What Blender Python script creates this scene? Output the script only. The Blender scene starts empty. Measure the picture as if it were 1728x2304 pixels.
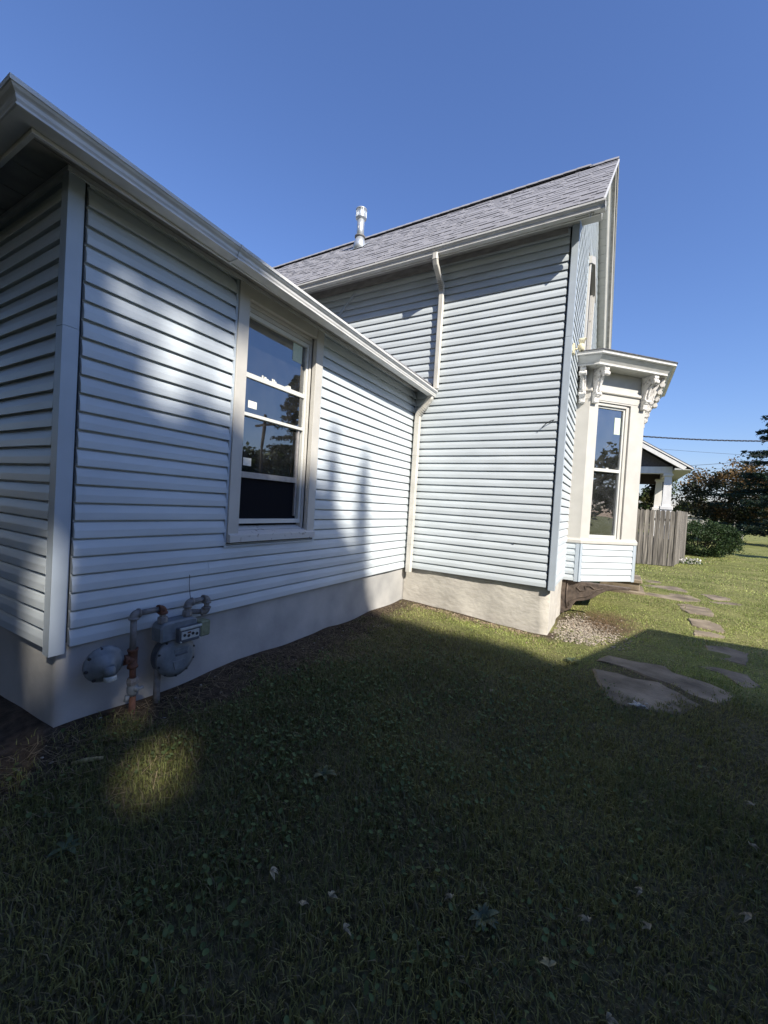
import bpy, bmesh, math, random
import numpy as np
from mathutils import Vector, Matrix

random.seed(7)
RNG = np.random.default_rng(11)
scene = bpy.context.scene
COL = scene.collection

# ------------------------------------------------------------------ camera
cam_data = bpy.data.cameras.new('camera')
cam = bpy.data.objects.new('camera', cam_data)
COL.objects.link(cam)
RIGHT = Vector((0.86565, 0.49695, 0.06073))
FWD = Vector((-0.49662, 0.86770, -0.02148))
UP = Vector((-0.06337, -0.01157, 0.99792))
CAM = Vector((2.95023, -5.96949, 1.02449))
m = Matrix.Identity(4)
for i in range(3):
    m[i][0] = RIGHT[i]; m[i][1] = UP[i]; m[i][2] = -FWD[i]; m[i][3] = CAM[i]
cam.matrix_world = m
cam_data.sensor_fit = 'VERTICAL'
cam_data.sensor_height = 24.0
cam_data.lens = 909.437 / 2304.0 * 24.0
cam_data.clip_start = 0.05
cam_data.clip_end = 3000
scene.camera = cam

# ------------------------------------------------------------------ sky, sun, exposure
SUN = Vector((1.136, -0.667, 1.0)).normalized()
SUN_EL = math.asin(SUN.z)
SUN_AZ = math.atan2(SUN.x, SUN.y)
world = bpy.data.worlds.new('World')
scene.world = world
world.use_nodes = True
wn = world.node_tree.nodes
sky = wn.new('ShaderNodeTexSky')
sky.sky_type = 'NISHITA'
sky.sun_disc = False
sky.sun_elevation = SUN_EL
sky.sun_rotation = SUN_AZ
sky.altitude = 0
sky.air_density = 1.5
sky.dust_density = 0.3
sky.ozone_density = 10.0
balance = wn.new('ShaderNodeMixRGB')          # camera white balance, the same for the whole sky
balance.blend_type = 'MULTIPLY'; balance.inputs[0].default_value = 1.0
balance.inputs[2].default_value = (1.06, 0.92, 1.05, 1)
world.node_tree.links.new(sky.outputs[0], balance.inputs[1])
world.node_tree.links.new(balance.outputs[0], wn['Background'].inputs[0])
wn['Background'].inputs[1].default_value = 0.110
sun_data = bpy.data.lights.new('sun', 'SUN')
sun_data.energy = 5.0
sun_data.angle = math.radians(0.53)
sun_data.color = (1.0, 0.93, 0.82)
sun = bpy.data.objects.new('sun', sun_data)
COL.objects.link(sun)
sun.rotation_euler = SUN.to_track_quat('Z', 'Y').to_euler()
sun.location = (20, -12, 18)
scene.view_settings.view_transform = 'Standard'
scene.view_settings.look = 'None'
scene.view_settings.exposure = 0.65
scene.view_settings.gamma = 1.0
scene.view_settings.use_curve_mapping = False
scene.cycles.max_bounces = 8
scene.cycles.transparent_max_bounces = 12

# ------------------------------------------------------------------ helpers
def link(o):
    COL.objects.link(o)
    return o

def tag(o, label=None, cat=None, group=None, kind=None):
    if label: o['label'] = label
    if cat: o['category'] = cat
    if group: o['group'] = group
    if kind: o['kind'] = kind
    return o

def empty(name, loc):
    o = bpy.data.objects.new(name, None)
    o.location = loc
    o.empty_display_size = 0.2
    return link(o)

def attach(o, parent):
    """parent while keeping the mesh in world coordinates"""
    if parent is None:
        return o
    o.parent = parent
    off = Vector((0, 0, 0)); p = parent
    # only the top empties are moved; parts sit at the world origin unless placed
    o.matrix_parent_inverse = world_of(parent).inverted()
    return o

def world_of(p):
    mt = p.matrix_basis.copy()
    if p.parent is not None:
        mt = world_of(p.parent) @ p.matrix_parent_inverse @ mt
    return mt

def obj(name, mesh, parent=None, loc=None):
    o = bpy.data.objects.new(name, mesh)
    link(o)
    if loc is not None:
        o.location = loc
    attach(o, parent)
    return o

class MB:
    def __init__(self):
        self.v = []; self.f = []; self.sm = []
    def add(self, vs, fs, smooth=False):
        b = len(self.v)
        self.v += [tuple(x) for x in vs]
        self.f += [tuple(i + b for i in f) for f in fs]
        self.sm += [smooth] * len(fs)
        return self
    def box(self, x0, x1, y0, y1, z0, z1):
        return self.add([(x0,y0,z0),(x1,y0,z0),(x1,y1,z0),(x0,y1,z0),(x0,y0,z1),(x1,y0,z1),(x1,y1,z1),(x0,y1,z1)],
                        [(0,3,2,1),(4,5,6,7),(0,1,5,4),(1,2,6,5),(2,3,7,6),(3,0,4,7)])
    def fbox(self, fr, s0, s1, d0, d1, z0, z1):
        """box in a wall frame: s along, d outward, z up"""
        P = [fr(s, d, z) for z in (z0, z1) for (s, d) in ((s0, d0), (s1, d0), (s1, d1), (s0, d1))]
        return self.add(P, [(0,3,2,1),(4,5,6,7),(0,1,5,4),(1,2,6,5),(2,3,7,6),(3,0,4,7)])
    def prism(self, poly, fn, w0, w1, smooth=False):
        n = len(poly)
        vs = [fn(p, q, w0) for p, q in poly] + [fn(p, q, w1) for p, q in poly]
        fs = [tuple(range(n - 1, -1, -1)), tuple(range(n, 2 * n))]
        self.add(vs, [])
        b = len(self.v) - 2 * n
        self.f += [tuple(i + b for i in f) for f in fs]; self.sm += [False, False]
        for i in range(n):
            j = (i + 1) % n
            self.f.append((b + i, b + j, b + n + j, b + n + i)); self.sm.append(smooth)
        return self
    def sweep(self, path, prof, closed_ends=True):
        """profile (d outward = right of travel, h up) swept along a 3D polyline with mitres"""
        n = len(prof); k = len(path)
        path = [Vector(p) for p in path]
        dirs = []
        for i in range(k - 1):
            d = path[i + 1] - path[i]; d.z = 0
            dirs.append(d.normalized())
        vs = []
        for i in range(k):
            if i == 0: nrm = Vector((dirs[0].y, -dirs[0].x, 0)); sc = 1
            elif i == k - 1: nrm = Vector((dirs[-1].y, -dirs[-1].x, 0)); sc = 1
            else:
                n1 = Vector((dirs[i-1].y, -dirs[i-1].x, 0)); n2 = Vector((dirs[i].y, -dirs[i].x, 0))
                nrm = (n1 + n2).normalized(); sc = 1 / max(0.2, nrm.dot(n1))
            for d, h in prof:
                vs.append(path[i] + nrm * (d * sc) + Vector((0, 0, h)))
        fs = []
        for i in range(k - 1):
            for j in range(n):
                j2 = (j + 1) % n
                fs.append((i*n + j, i*n + j2, (i+1)*n + j2, (i+1)*n + j))
        if closed_ends:
            fs.append(tuple(range(n - 1, -1, -1))); fs.append(tuple((k-1)*n + j for j in range(n)))
        return self.add(vs, fs)
    def tube(self, pts, r, n=12, cap=True, smooth=True):
        pts = [Vector(p) for p in pts]
        rs = r if isinstance(r, (list, tuple)) else [r] * len(pts)
        ref = None; vs = []
        for i, p in enumerate(pts):
            if i == 0: t = pts[1] - pts[0]
            elif i == len(pts) - 1: t = pts[-1] - pts[-2]
            else: t = (pts[i] - pts[i-1]).normalized() + (pts[i+1] - pts[i]).normalized()
            t.normalize()
            if ref is None:
                ref = Vector((0, 0, 1)) if abs(t.z) < 0.9 else Vector((1, 0, 0))
            u = (ref - t * ref.dot(t)).normalized(); w = t.cross(u); ref = u
            for a in range(n):
                an = 2 * math.pi * a / n
                vs.append(p + (u * math.cos(an) + w * math.sin(an)) * rs[i])
        fs = []
        for i in range(len(pts) - 1):
            for a in range(n):
                b = (a + 1) % n
                fs.append((i*n + a, i*n + b, (i+1)*n + b, (i+1)*n + a))
        self.add(vs, fs, smooth)
        if cap:
            b = len(self.v) - len(vs)
            self.f.append(tuple(b + a for a in range(n - 1, -1, -1))); self.sm.append(False)
            e = b + (len(pts) - 1) * n
            self.f.append(tuple(e + a for a in range(n))); self.sm.append(False)
        return self
    def rtube(self, pts, a, b, ref):
        """rectangular pipe; ref is the fixed side axis (width a), b the other side"""
        pts = [Vector(p) for p in pts]; ref = Vector(ref).normalized(); vs = []
        ch = min(a, b) * 0.18
        for i, p in enumerate(pts):
            if i == 0: t = pts[1] - pts[0]; sc = 1
            elif i == len(pts) - 1: t = pts[-1] - pts[-2]; sc = 1
            else:
                t1 = (pts[i] - pts[i-1]).normalized(); t2 = (pts[i+1] - pts[i]).normalized()
                t = t1 + t2; sc = 1 / max(0.5, t.normalized().dot(t1))
            t.normalize()
            v = t.cross(ref).normalized() * sc
            A, B = a / 2, b / 2
            for (x, y) in ((-A+ch,-B),(A-ch,-B),(A,-B+ch),(A,B-ch),(A-ch,B),(-A+ch,B),(-A,B-ch),(-A,-B+ch)):
                vs.append(p + ref * x + v * y)
        n = 8; fs = []
        for i in range(len(pts) - 1):
            for q in range(n):
                r = (q + 1) % n
                fs.append((i*n + q, i*n + r, (i+1)*n + r, (i+1)*n + q))
        fs.append(tuple(range(n - 1, -1, -1))); fs.append(tuple((len(pts)-1)*n + q for q in range(n)))
        return self.add(vs, fs)
    def lathe(self, prof, origin, axis, n=24, smooth=True):
        """prof: (radius, distance along axis)"""
        ax = Vector(axis).normalized()
        u = ax.orthogonal().normalized(); w = ax.cross(u); o = Vector(origin)
        vs = []
        for r, h in prof:
            for a in range(n):
                an = 2 * math.pi * a / n
                vs.append(o + ax * h + (u * math.cos(an) + w * math.sin(an)) * max(r, 1e-4))
        fs = []
        for i in range(len(prof) - 1):
            for a in range(n):
                b = (a + 1) % n
                fs.append((i*n + a, i*n + b, (i+1)*n + b, (i+1)*n + a))
        self.add(vs, fs, smooth)
        b = len(self.v) - len(vs)
        self.f.append(tuple(b + a for a in range(n - 1, -1, -1))); self.sm.append(False)
        e = b + (len(prof) - 1) * n
        self.f.append(tuple(e + a for a in range(n))); self.sm.append(False)
        return self
    def mesh(self, name, mat, bevel=0.0):
        me = bpy.data.meshes.new(name)
        me.from_pydata(self.v, [], self.f)
        bm = bmesh.new(); bm.from_mesh(me)
        bmesh.ops.recalc_face_normals(bm, faces=bm.faces)
        if bevel:
            ed = [e for e in bm.edges if len(e.link_faces) == 2 and e.calc_face_angle(0) > 0.6]
            bmesh.ops.bevel(bm, geom=ed, offset=bevel, segments=1, affect='EDGES', profile=0.5)
        else:
            for f, s in zip(bm.faces, self.sm): f.smooth = s
        bm.to_mesh(me); bm.free()
        if mat: me.materials.append(mat)
        return me
    def build(self, name, mat, parent=None, bevel=0.0):
        return obj(name, self.mesh(name, mat, bevel), parent)

def np_mesh(name, verts, faces_flat, corners, mat, cols=None, smooth=False):
    """fast mesh: faces all with the same number of corners"""
    me = bpy.data.meshes.new(name)
    nv = len(verts); nf = len(faces_flat) // corners
    me.vertices.add(nv); me.vertices.foreach_set('co', np.asarray(verts, np.float32).ravel())
    me.loops.add(nf * corners); me.loops.foreach_set('vertex_index', np.asarray(faces_flat, np.int32))
    me.polygons.add(nf)
    me.polygons.foreach_set('loop_start', np.arange(0, nf * corners, corners, dtype=np.int32))
    if smooth: me.polygons.foreach_set('use_smooth', np.ones(nf, bool))
    if cols is not None:
        at = me.color_attributes.new('tint', 'FLOAT_COLOR', 'POINT')
        c4 = np.ones((nv, 4), np.float32); c4[:, :3] = cols
        at.data.foreach_set('color', c4.ravel())
    me.update(calc_edges=True)
    if mat: me.materials.append(mat)
    return me

# ------------------------------------------------------------------ materials
def mat(name, col, rough=0.6, var=0.0, scale=8.0, stretch=(1, 1, 1), bump=0.0, bscale=40.0, bstretch=None, metal=0.0, spec=0.5,
        col2=None, detail=6.0, objvar=0.0, contrast=None, bdist=0.01):
    M = bpy.data.materials.new(name); M.use_nodes = True
    nt = M.node_tree; N = nt.nodes; L = nt.links
    bs = N['Principled BSDF']
    bs.inputs['Roughness'].default_value = rough
    bs.inputs['Metallic'].default_value = metal
    bs.inputs['Specular IOR Level'].default_value = spec
    tc = N.new('ShaderNodeTexCoord')
    geo = N.new('ShaderNodeNewGeometry')
    if var or col2:
        mp = N.new('ShaderNodeMapping'); mp.inputs['Scale'].default_value = stretch
        L.new(geo.outputs['Position'], mp.inputs[0])
        nz = N.new('ShaderNodeTexNoise'); nz.inputs['Scale'].default_value = scale; nz.inputs['Detail'].default_value = detail
        L.new(mp.outputs[0], nz.inputs['Vector'])
        rp = N.new('ShaderNodeValToRGB')
        lo, hi = contrast or (0.35, 0.65)
        rp.color_ramp.elements[0].position = lo; rp.color_ramp.elements[1].position = hi
        if col2:
            a, b = col, col2
        else:
            a = tuple(c * (1 - var) for c in col); b = tuple(min(1, c * (1 + var)) for c in col)
        rp.color_ramp.elements[0].color = (*a, 1); rp.color_ramp.elements[1].color = (*b, 1)
        L.new(nz.outputs[0], rp.inputs[0])
        out = rp.outputs[0]
        if objvar:
            oi = N.new('ShaderNodeObjectInfo')
            mr = N.new('ShaderNodeMapRange'); mr.inputs[3].default_value = 1 - objvar; mr.inputs[4].default_value = 1 + objvar
            L.new(oi.outputs['Random'], mr.inputs[0])
            mx = N.new('ShaderNodeMixRGB'); mx.blend_type = 'MULTIPLY'; mx.inputs[0].default_value = 1
            L.new(out, mx.inputs[1]); L.new(mr.outputs[0], mx.inputs[2]); out = mx.outputs[0]
        L.new(out, bs.inputs['Base Color'])
    else:
        bs.inputs['Base Color'].default_value = (*col, 1)
    if bump:
        mp2 = N.new('ShaderNodeMapping'); mp2.inputs['Scale'].default_value = bstretch or (1, 1, 1)
        L.new(geo.outputs['Position'], mp2.inputs[0])
        nb = N.new('ShaderNodeTexNoise'); nb.inputs['Scale'].default_value = bscale; nb.inputs['Detail'].default_value = 5
        L.new(mp2.outputs[0], nb.inputs['Vector'])
        bp = N.new('ShaderNodeBump'); bp.inputs['Strength'].default_value = bump; bp.inputs['Distance'].default_value = bdist
        L.new(nb.outputs[0], bp.inputs['Height']); L.new(bp.outputs[0], bs.inputs['Normal'])
    return M

def tint_mat(name, rough=0.7, spec=0.3, trans=0.0, jitter=0.0):
    M = bpy.data.materials.new(name); M.use_nodes = True
    nt = M.node_tree; N = nt.nodes; L = nt.links; bs = N['Principled BSDF']
    bs.inputs['Roughness'].default_value = rough; bs.inputs['Specular IOR Level'].default_value = spec
    at = N.new('ShaderNodeAttribute'); at.attribute_name = 'tint'
    L.new(at.outputs['Color'], bs.inputs['Base Color'])
    if trans:
        tr = N.new('ShaderNodeBsdfTranslucent'); L.new(at.outputs['Color'], tr.inputs[0])
        mx = N.new('ShaderNodeMixShader'); mx.inputs[0].default_value = trans
        L.new(bs.outputs[0], mx.inputs[1]); L.new(tr.outputs[0], mx.inputs[2])
        L.new(mx.outputs[0], N['Material Output'].inputs[0])
    return M

def glass_mat(name, refl, tintc=(0.75, 0.8, 0.82)):
    M = bpy.data.materials.new(name); M.use_nodes = True
    nt = M.node_tree; N = nt.nodes; L = nt.links
    N.remove(N['Principled BSDF'])
    tr = N.new('ShaderNodeBsdfTransparent'); tr.inputs[0].default_value = (*tintc, 1)
    gl = N.new('ShaderNodeBsdfGlossy'); gl.inputs['Roughness'].default_value = 0.004; gl.inputs[0].default_value = (0.95, 0.97, 1, 1)
    fr = N.new('ShaderNodeFresnel'); fr.inputs[0].default_value = 1.5
    mr = N.new('ShaderNodeMath'); mr.operation = 'MULTIPLY_ADD'; mr.inputs[1].default_value = 2.2; mr.inputs[2].default_value = refl
    mr.use_clamp = True
    L.new(fr.outputs[0], mr.inputs[0])
    mx = N.new('ShaderNodeMixShader')
    L.new(mr.outputs[0], mx.inputs[0]); L.new(tr.outputs[0], mx.inputs[1]); L.new(gl.outputs[0], mx.inputs[2])
    geo = N.new('ShaderNodeNewGeometry')
    nz = N.new('ShaderNodeTexNoise'); nz.inputs['Scale'].default_value = 2.2; nz.inputs['Detail'].default_value = 1
    L.new(geo.outputs['Position'], nz.inputs['Vector'])
    bp = N.new('ShaderNodeBump'); bp.inputs['Strength'].default_value = 0.06; bp.inputs['Distance'].default_value = 0.02
    L.new(nz.outputs[0], bp.inputs['Height']); L.new(bp.outputs[0], gl.inputs['Normal'])
    df = N.new('ShaderNodeBsdfDiffuse'); df.inputs[0].default_value = (0.45, 0.44, 0.42, 1)
    nd = N.new('ShaderNodeTexNoise'); nd.inputs['Scale'].default_value = 7; nd.inputs['Detail'].default_value = 8
    L.new(geo.outputs['Position'], nd.inputs['Vector'])
    md = N.new('ShaderNodeMapRange'); md.inputs[1].default_value = .35; md.inputs[2].default_value = .75; md.inputs[3].default_value = .012; md.inputs[4].default_value = .045
    L.new(nd.outputs[0], md.inputs[0])
    m2 = N.new('ShaderNodeMixShader'); L.new(md.outputs[0], m2.inputs[0]); L.new(mx.outputs[0], m2.inputs[1]); L.new(df.outputs[0], m2.inputs[2])
    L.new(m2.outputs[0], N['Material Output'].inputs[0])
    return M

M = {}
M['siding'] = mat('vinyl_siding', (0.515, 0.562, 0.588), 0.42, var=0.06, scale=1.6, stretch=(1, 1, 3), bump=0.25, bscale=9, bstretch=(2, 2, 60), objvar=0.035, bdist=0.002)
M['post'] = mat('vinyl_corner_trim', (0.40, 0.455, 0.505), 0.42, var=0.05, scale=4.0, bump=0.15, bscale=120, bdist=0.001)
M['sheath'] = mat('dark_sheathing', (0.05, 0.055, 0.06), 0.9)
M['alu'] = mat('white_aluminium', (0.62, 0.62, 0.605), 0.38, var=0.10, scale=6.0, stretch=(1, 1, 4), detail=8, bump=0.05, bscale=14, bdist=0.003)
M['alu2'] = mat('aged_white_downspout', (0.57, 0.55, 0.50), 0.4, var=0.12, scale=9.0, stretch=(1, 1, 0.4), detail=9)
M['soffit'] = mat('soffit_grey', (0.48, 0.48, 0.45), 0.6, var=0.06, scale=5)
M['frieze'] = mat('weathered_frieze_shaded_soffit', (0.30, 0.29, 0.27), 0.7, var=0.2, scale=6, stretch=(1, 1, 3))
M['cream'] = mat('cream_paint', (0.50, 0.485, 0.445), 0.5, var=0.05, scale=5, detail=9, bump=0.12, bscale=60, bdist=0.002)
M['sill'] = mat('peeling_sill_paint', (0.22, 0.20, 0.17), 0.7, col2=(0.56, 0.55, 0.52), scale=16, contrast=(0.30, 0.40), bump=0.4, bscale=70, bdist=0.003)
M['vinylwhite'] = mat('window_vinyl', (0.60, 0.60, 0.56), 0.4, var=0.04, scale=7)
M['alum_dark'] = mat('mill_aluminium', (0.36, 0.34, 0.33), 0.45, var=0.15, scale=20, metal=0.3)
M['stucco'] = mat('parged_foundation', (0.40, 0.375, 0.335), 0.9, col2=(0.56, 0.53, 0.47), scale=3.2, contrast=(0.3, 0.7), bump=0.5, bscale=11, bstretch=(1, 1, 1.6), bdist=0.02, detail=10)
M['parge'] = mat('smooth_grey_parging', (0.30, 0.30, 0.295), 0.9, col2=(0.46, 0.45, 0.43), scale=2.2, contrast=(0.32, 0.68), bump=0.35, bscale=26, bdist=0.006, detail=12)
M['shingle'] = mat('asphalt_shingle', (0.205, 0.205, 0.22), 0.95, col2=(0.265, 0.265, 0.285), scale=60, contrast=(0.3, 0.7), bump=0.6, bscale=240, objvar=0.06, bdist=0.004, detail=10)
M['vent'] = mat('black_vent_and_shadow_gap', (0.015, 0.015, 0.017), 0.8)
M['galv'] = mat('galvanised_steel', (0.50, 0.53, 0.55), 0.42, var=0.12, scale=18, metal=0.6)
M['interior'] = mat('dark_interior', (0.10, 0.09, 0.08), 0.9, var=0.2, scale=3)
M['curtain'] = mat('grey_curtain', (0.22, 0.21, 0.21), 0.9, var=0.2, scale=18, stretch=(1, 6, 0.3))
M['glass'] = glass_mat('window_glass', 0.14)
M['screen'] = mat('insect_screen', (0.016, 0.016, 0.018), 1.0, spec=0.0)
M['paper'] = mat('paper_sticker', (0.68, 0.68, 0.62), 0.8, var=0.08, scale=60)
M['greenpaper'] = mat('pale_green_sticker', (0.55, 0.62, 0.50), 0.8, var=0.1, scale=60)
M['bracket'] = mat('old_white_woodwork', (0.30, 0.29, 0.28), 0.6, col2=(0.74, 0.72, 0.69), scale=22, contrast=(0.30, 0.52), bump=0.3, bscale=80, bdist=0.003)
M['carved'] = mat('brown_carved_wood', (0.055, 0.042, 0.034), 0.8, col2=(0.15, 0.115, 0.09), scale=14, contrast=(0.3, 0.7), bump=0.5, bscale=40, bdist=0.006)
M['meter'] = mat('grey_meter_paint', (0.115, 0.14, 0.16), 0.5, col2=(0.205, 0.23, 0.25), scale=16, contrast=(0.3, 0.7), bump=0.15, bscale=90, bdist=0.002, detail=9)
M['meterdark'] = mat('dark_meter_case', (0.085, 0.10, 0.12), 0.55, var=0.25, scale=14)
M['pipe'] = mat('weathered_pipe', (0.13, 0.125, 0.12), 0.6, col2=(0.23, 0.225, 0.22), scale=24, contrast=(0.3, 0.7), bump=0.3, bscale=120, bdist=0.002)
M['rust'] = mat('rusty_fitting', (0.07, 0.032, 0.022), 0.85, col2=(0.17, 0.075, 0.045), scale=40, contrast=(0.3, 0.7), bump=0.5, bscale=150, bdist=0.002)
M['bolt'] = mat('black_bolt', (0.03, 0.03, 0.033), 0.6)
M['indexface'] = mat('index_face', (0.42, 0.45, 0.44), 0.5, var=0.1, scale=60)
M['module'] = mat('mossy_module', (0.14, 0.16, 0.10), 0.7, col2=(0.25, 0.27, 0.17), scale=30, contrast=(0.3, 0.7))
M['flood'] = mat('yellowed_plastic', (0.66, 0.60, 0.42), 0.5, var=0.1, scale=30)
M['black'] = mat('black_rubber', (0.012, 0.012, 0.014), 0.6)
M['stone'] = mat('concrete_flagstone', (0.090, 0.070, 0.044), 0.95, col2=(0.31, 0.25, 0.175), scale=3.1, contrast=(0.3, 0.7), bump=0.7, bscale=50, bdist=0.01, detail=10)
M['fence'] = mat('weathered_cedar', (0.040, 0.036, 0.032), 0.9, col2=(0.26, 0.235, 0.20), scale=3.4, stretch=(9, 9, 0.35), contrast=(0.34, 0.68), bump=0.5, bscale=6, bstretch=(14, 14, 1), objvar=0.34, bdist=0.006)
M['bark'] = mat('bark', (0.055, 0.045, 0.035), 0.95, var=0.35, scale=9, stretch=(1, 1, 0.25), bump=0.8, bscale=14, bstretch=(1, 1, 0.3), bdist=0.03)
M['leaf'] = tint_mat('foliage', 0.6, 0.3, 0.28)
M['needle'] = tint_mat('needles', 0.7, 0.2, 0.10)
M['blade'] = tint_mat('grass_blade', 0.65, 0.25, 0.22)
M['pebble'] = tint_mat('pebbles', 0.9, 0.3)
M['deadleaf'] = mat('dry_leaf', (0.33, 0.275, 0.17), 0.7, var=0.5, scale=60)
M['yellowleaf'] = mat('yellowed_leaf', (0.30, 0.25, 0.12), 0.7, var=0.3, scale=60)
M['nwhite'] = mat('neighbour_white_paint', (0.74, 0.73, 0.70), 0.6, var=0.06, scale=6, stretch=(1, 1, .4))
M['nbrown'] = mat('neighbour_brown_shake', (0.12, 0.105, 0.10), 0.9, var=0.3, scale=10, stretch=(1, 1, 4))
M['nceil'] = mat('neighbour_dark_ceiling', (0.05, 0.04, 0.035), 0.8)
M['nsiding'] = mat('neighbour_tan_siding', (0.36, 0.34, 0.30), 0.7, var=0.06, scale=3, stretch=(1, 1, 20))
M['nroof'] = mat('neighbour_roof', (0.10, 0.10, 0.11), 0.9, var=0.3, scale=20)
M['postwood'] = mat('pale_post', (0.55, 0.53, 0.49), 0.8, var=0.1, scale=10)
M['wire'] = mat('overhead_wire', (0.015, 0.015, 0.02), 0.6)

# ground material: soil and short lawn, blended by a real bare-earth mask and a painted sun-and-shade mask
def ground_mat():
    G = bpy.data.materials.new('lawn_soil'); G.use_nodes = True
    nt = G.node_tree; N = nt.nodes; L = nt.links; bs = N['Principled BSDF']
    bs.inputs['Roughness'].default_value = 0.95; bs.inputs['Specular IOR Level'].default_value = 0.15
    geo = N.new('ShaderNodeNewGeometry')
    def noise(sc, det=6):
        n = N.new('ShaderNodeTexNoise'); n.inputs['Scale'].default_value = sc; n.inputs['Detail'].default_value = det
        L.new(geo.outputs['Position'], n.inputs['Vector']); return n
    def ramp(n, a, b, lo, hi):
        r = N.new('ShaderNodeValToRGB'); r.color_ramp.elements[0].position = lo; r.color_ramp.elements[1].position = hi
        r.color_ramp.elements[0].color = (*a, 1); r.color_ramp.elements[1].color = (*b, 1); L.new(n.outputs[0], r.inputs[0]); return r
    g1 = ramp(noise(1.1, 8), (0.16, 0.18, 0.055), (0.28, 0.28, 0.105), 0.35, 0.65)
    g2 = ramp(noise(26, 9), (0.45, 0.45, 0.42), (1.25, 1.25, 1.2), 0.3, 0.7)
    gm = N.new('ShaderNodeMixRGB'); gm.blend_type = 'MULTIPLY'; gm.inputs[0].default_value = 1
    L.new(g1.outputs[0], gm.inputs[1]); L.new(g2.outputs[0], gm.inputs[2])
    so = ramp(noise(18, 10), (0.035, 0.026, 0.018), (0.115, 0.085, 0.06), 0.3, 0.7)
    at = N.new('ShaderNodeAttribute'); at.attribute_name = 'tint'
    sep = N.new('ShaderNodeSeparateColor'); L.new(at.outputs['Color'], sep.inputs[0])
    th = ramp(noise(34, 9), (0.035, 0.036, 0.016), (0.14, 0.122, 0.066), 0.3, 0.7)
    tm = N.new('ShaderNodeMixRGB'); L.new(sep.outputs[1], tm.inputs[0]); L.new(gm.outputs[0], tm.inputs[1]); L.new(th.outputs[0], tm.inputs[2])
    mx = N.new('ShaderNodeMixRGB'); L.new(sep.outputs[0], mx.inputs[0]); L.new(tm.outputs[0], mx.inputs[1]); L.new(so.outputs[0], mx.inputs[2])
    L.new(mx.outputs[0], bs.inputs['Base Color'])
    bp = N.new('ShaderNodeBump'); bp.inputs['Strength'].default_value = 0.9; bp.inputs['Distance'].default_value = 0.02
    nb = noise(60, 8); L.new(nb.outputs[0], bp.inputs['Height']); L.new(bp.outputs[0], bs.inputs['Normal'])
    return G
M['ground'] = ground_mat()

# ------------------------------------------------------------------ ground
def gz(x, y):
    x = np.asarray(x, float); y = np.asarray(y, float)
    h = -0.555 - 0.105 * np.clip(x / 2.2, 0, 1)
    h = h + 0.010 * np.sin(2.3 * x + 1.1 * y) + 0.008 * np.sin(3.7 * y - 1.9 * x + 1.0)
    # soil heaped a little against the wing's foundation
    h = h + 0.032 * np.exp(-np.clip(x, 0, 9) / 0.22) * ((y < 0) & (y > -4.9)) * (0.6 + 0.4 * np.sin(5.1 * y))
    return h

def vnoise(x, y, s, seed=0):
    """smooth value noise"""
    r = np.random.default_rng(seed).random((64, 64))
    u = np.asarray(x) / s; v = np.asarray(y) / s
    i = np.floor(u).astype(int); j = np.floor(v).astype(int)
    a = u - i; b = v - j; a = a * a * (3 - 2 * a); b = b * b * (3 - 2 * b)
    g = lambda p, q: r[p % 64, q % 64]
    return (g(i, j) * (1-a) + g(i+1, j) * a) * (1-b) + (g(i, j+1) * (1-a) + g(i+1, j+1) * a) * b

def soil_mask(x, y):
    x = np.asarray(x, float); y = np.asarray(y, float)
    n = vnoise(x, y, 0.35, 3) * 0.6 + vnoise(x, y, 0.12, 4) * 0.4
    a = np.clip(1.25 - x / 0.42 + (n - 0.5) * 1.6, 0, 1) * ((y < 0.1) & (y > -6.5) & (x < 1.5))
    b = np.clip(1.2 + y / 0.22 + (n - 0.5) * 1.4, 0, 1) * ((x > 0) & (x < 2.35) & (y < 0.2) & (y > -0.6))
    c = np.clip(1.1 - np.hypot(x - 2.75, y - 1.1) / 1.0 + (n - 0.5), 0, 1)
    d = ((y < -4.75) & (x < 0.45)) * np.clip(0.75 + (n - 0.5) * 2.0, 0, 1) * np.clip(1.0 - (-4.9 - y) / 1.2, 0.25, 1)
    st = np.clip(1.2 - np.hypot((x - 3.35) / 0.75, (y + 0.95) / 0.75) + (n - .5) * .8, 0, 1) * 0.8
    return np.clip(np.maximum.reduce([a, b, c, d, st]), 0, 1)

def axis(dense0, dense1, step, far):
    a = np.arange(dense0, dense1 + 1e-6, step)
    o = []; p = step; q = 0
    while q < far:
        p *= 1.35; q += p; o.append(q)
    o = np.array(o)
    return np.concatenate([dense0 - o[::-1], a, dense1 + o])
gx = axis(-3, 7, 0.09, 900); gy = axis(-8, 9, 0.09, 900)
GX, GY = np.meshgrid(gx, gy, indexing='ij')
GZ = gz(GX, GY) + (vnoise(GX, GY, 0.25, 9) - 0.5) * 0.02 * (np.abs(GX) < 8)
ny = len(gy)
idx = np.arange(len(gx) * ny).reshape(len(gx), ny)
fq = np.stack([idx[:-1, :-1], idx[1:, :-1], idx[1:, 1:], idx[:-1, 1:]], -1).reshape(-1)
sm = soil_mask(GX, GY).ravel()
thatch_shade = (np.clip(1.25 - np.hypot(GX - 3, GY + 6) / 32, 0, 1) * (1 - .75 * np.clip((GY + 1.3) / .8, 0, 1))).ravel()  # sun and shade put into the ground tone: darker near, lighter beyond
ground = obj('ground', np_mesh('ground', np.stack([GX, GY, GZ], -1).reshape(-1, 3), fq, 4, M['ground'], np.stack([sm, thatch_shade, thatch_shade], -1), True))
tag(ground, 'shaded lawn with bare soil along the house foundation', kind='structure')

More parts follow.
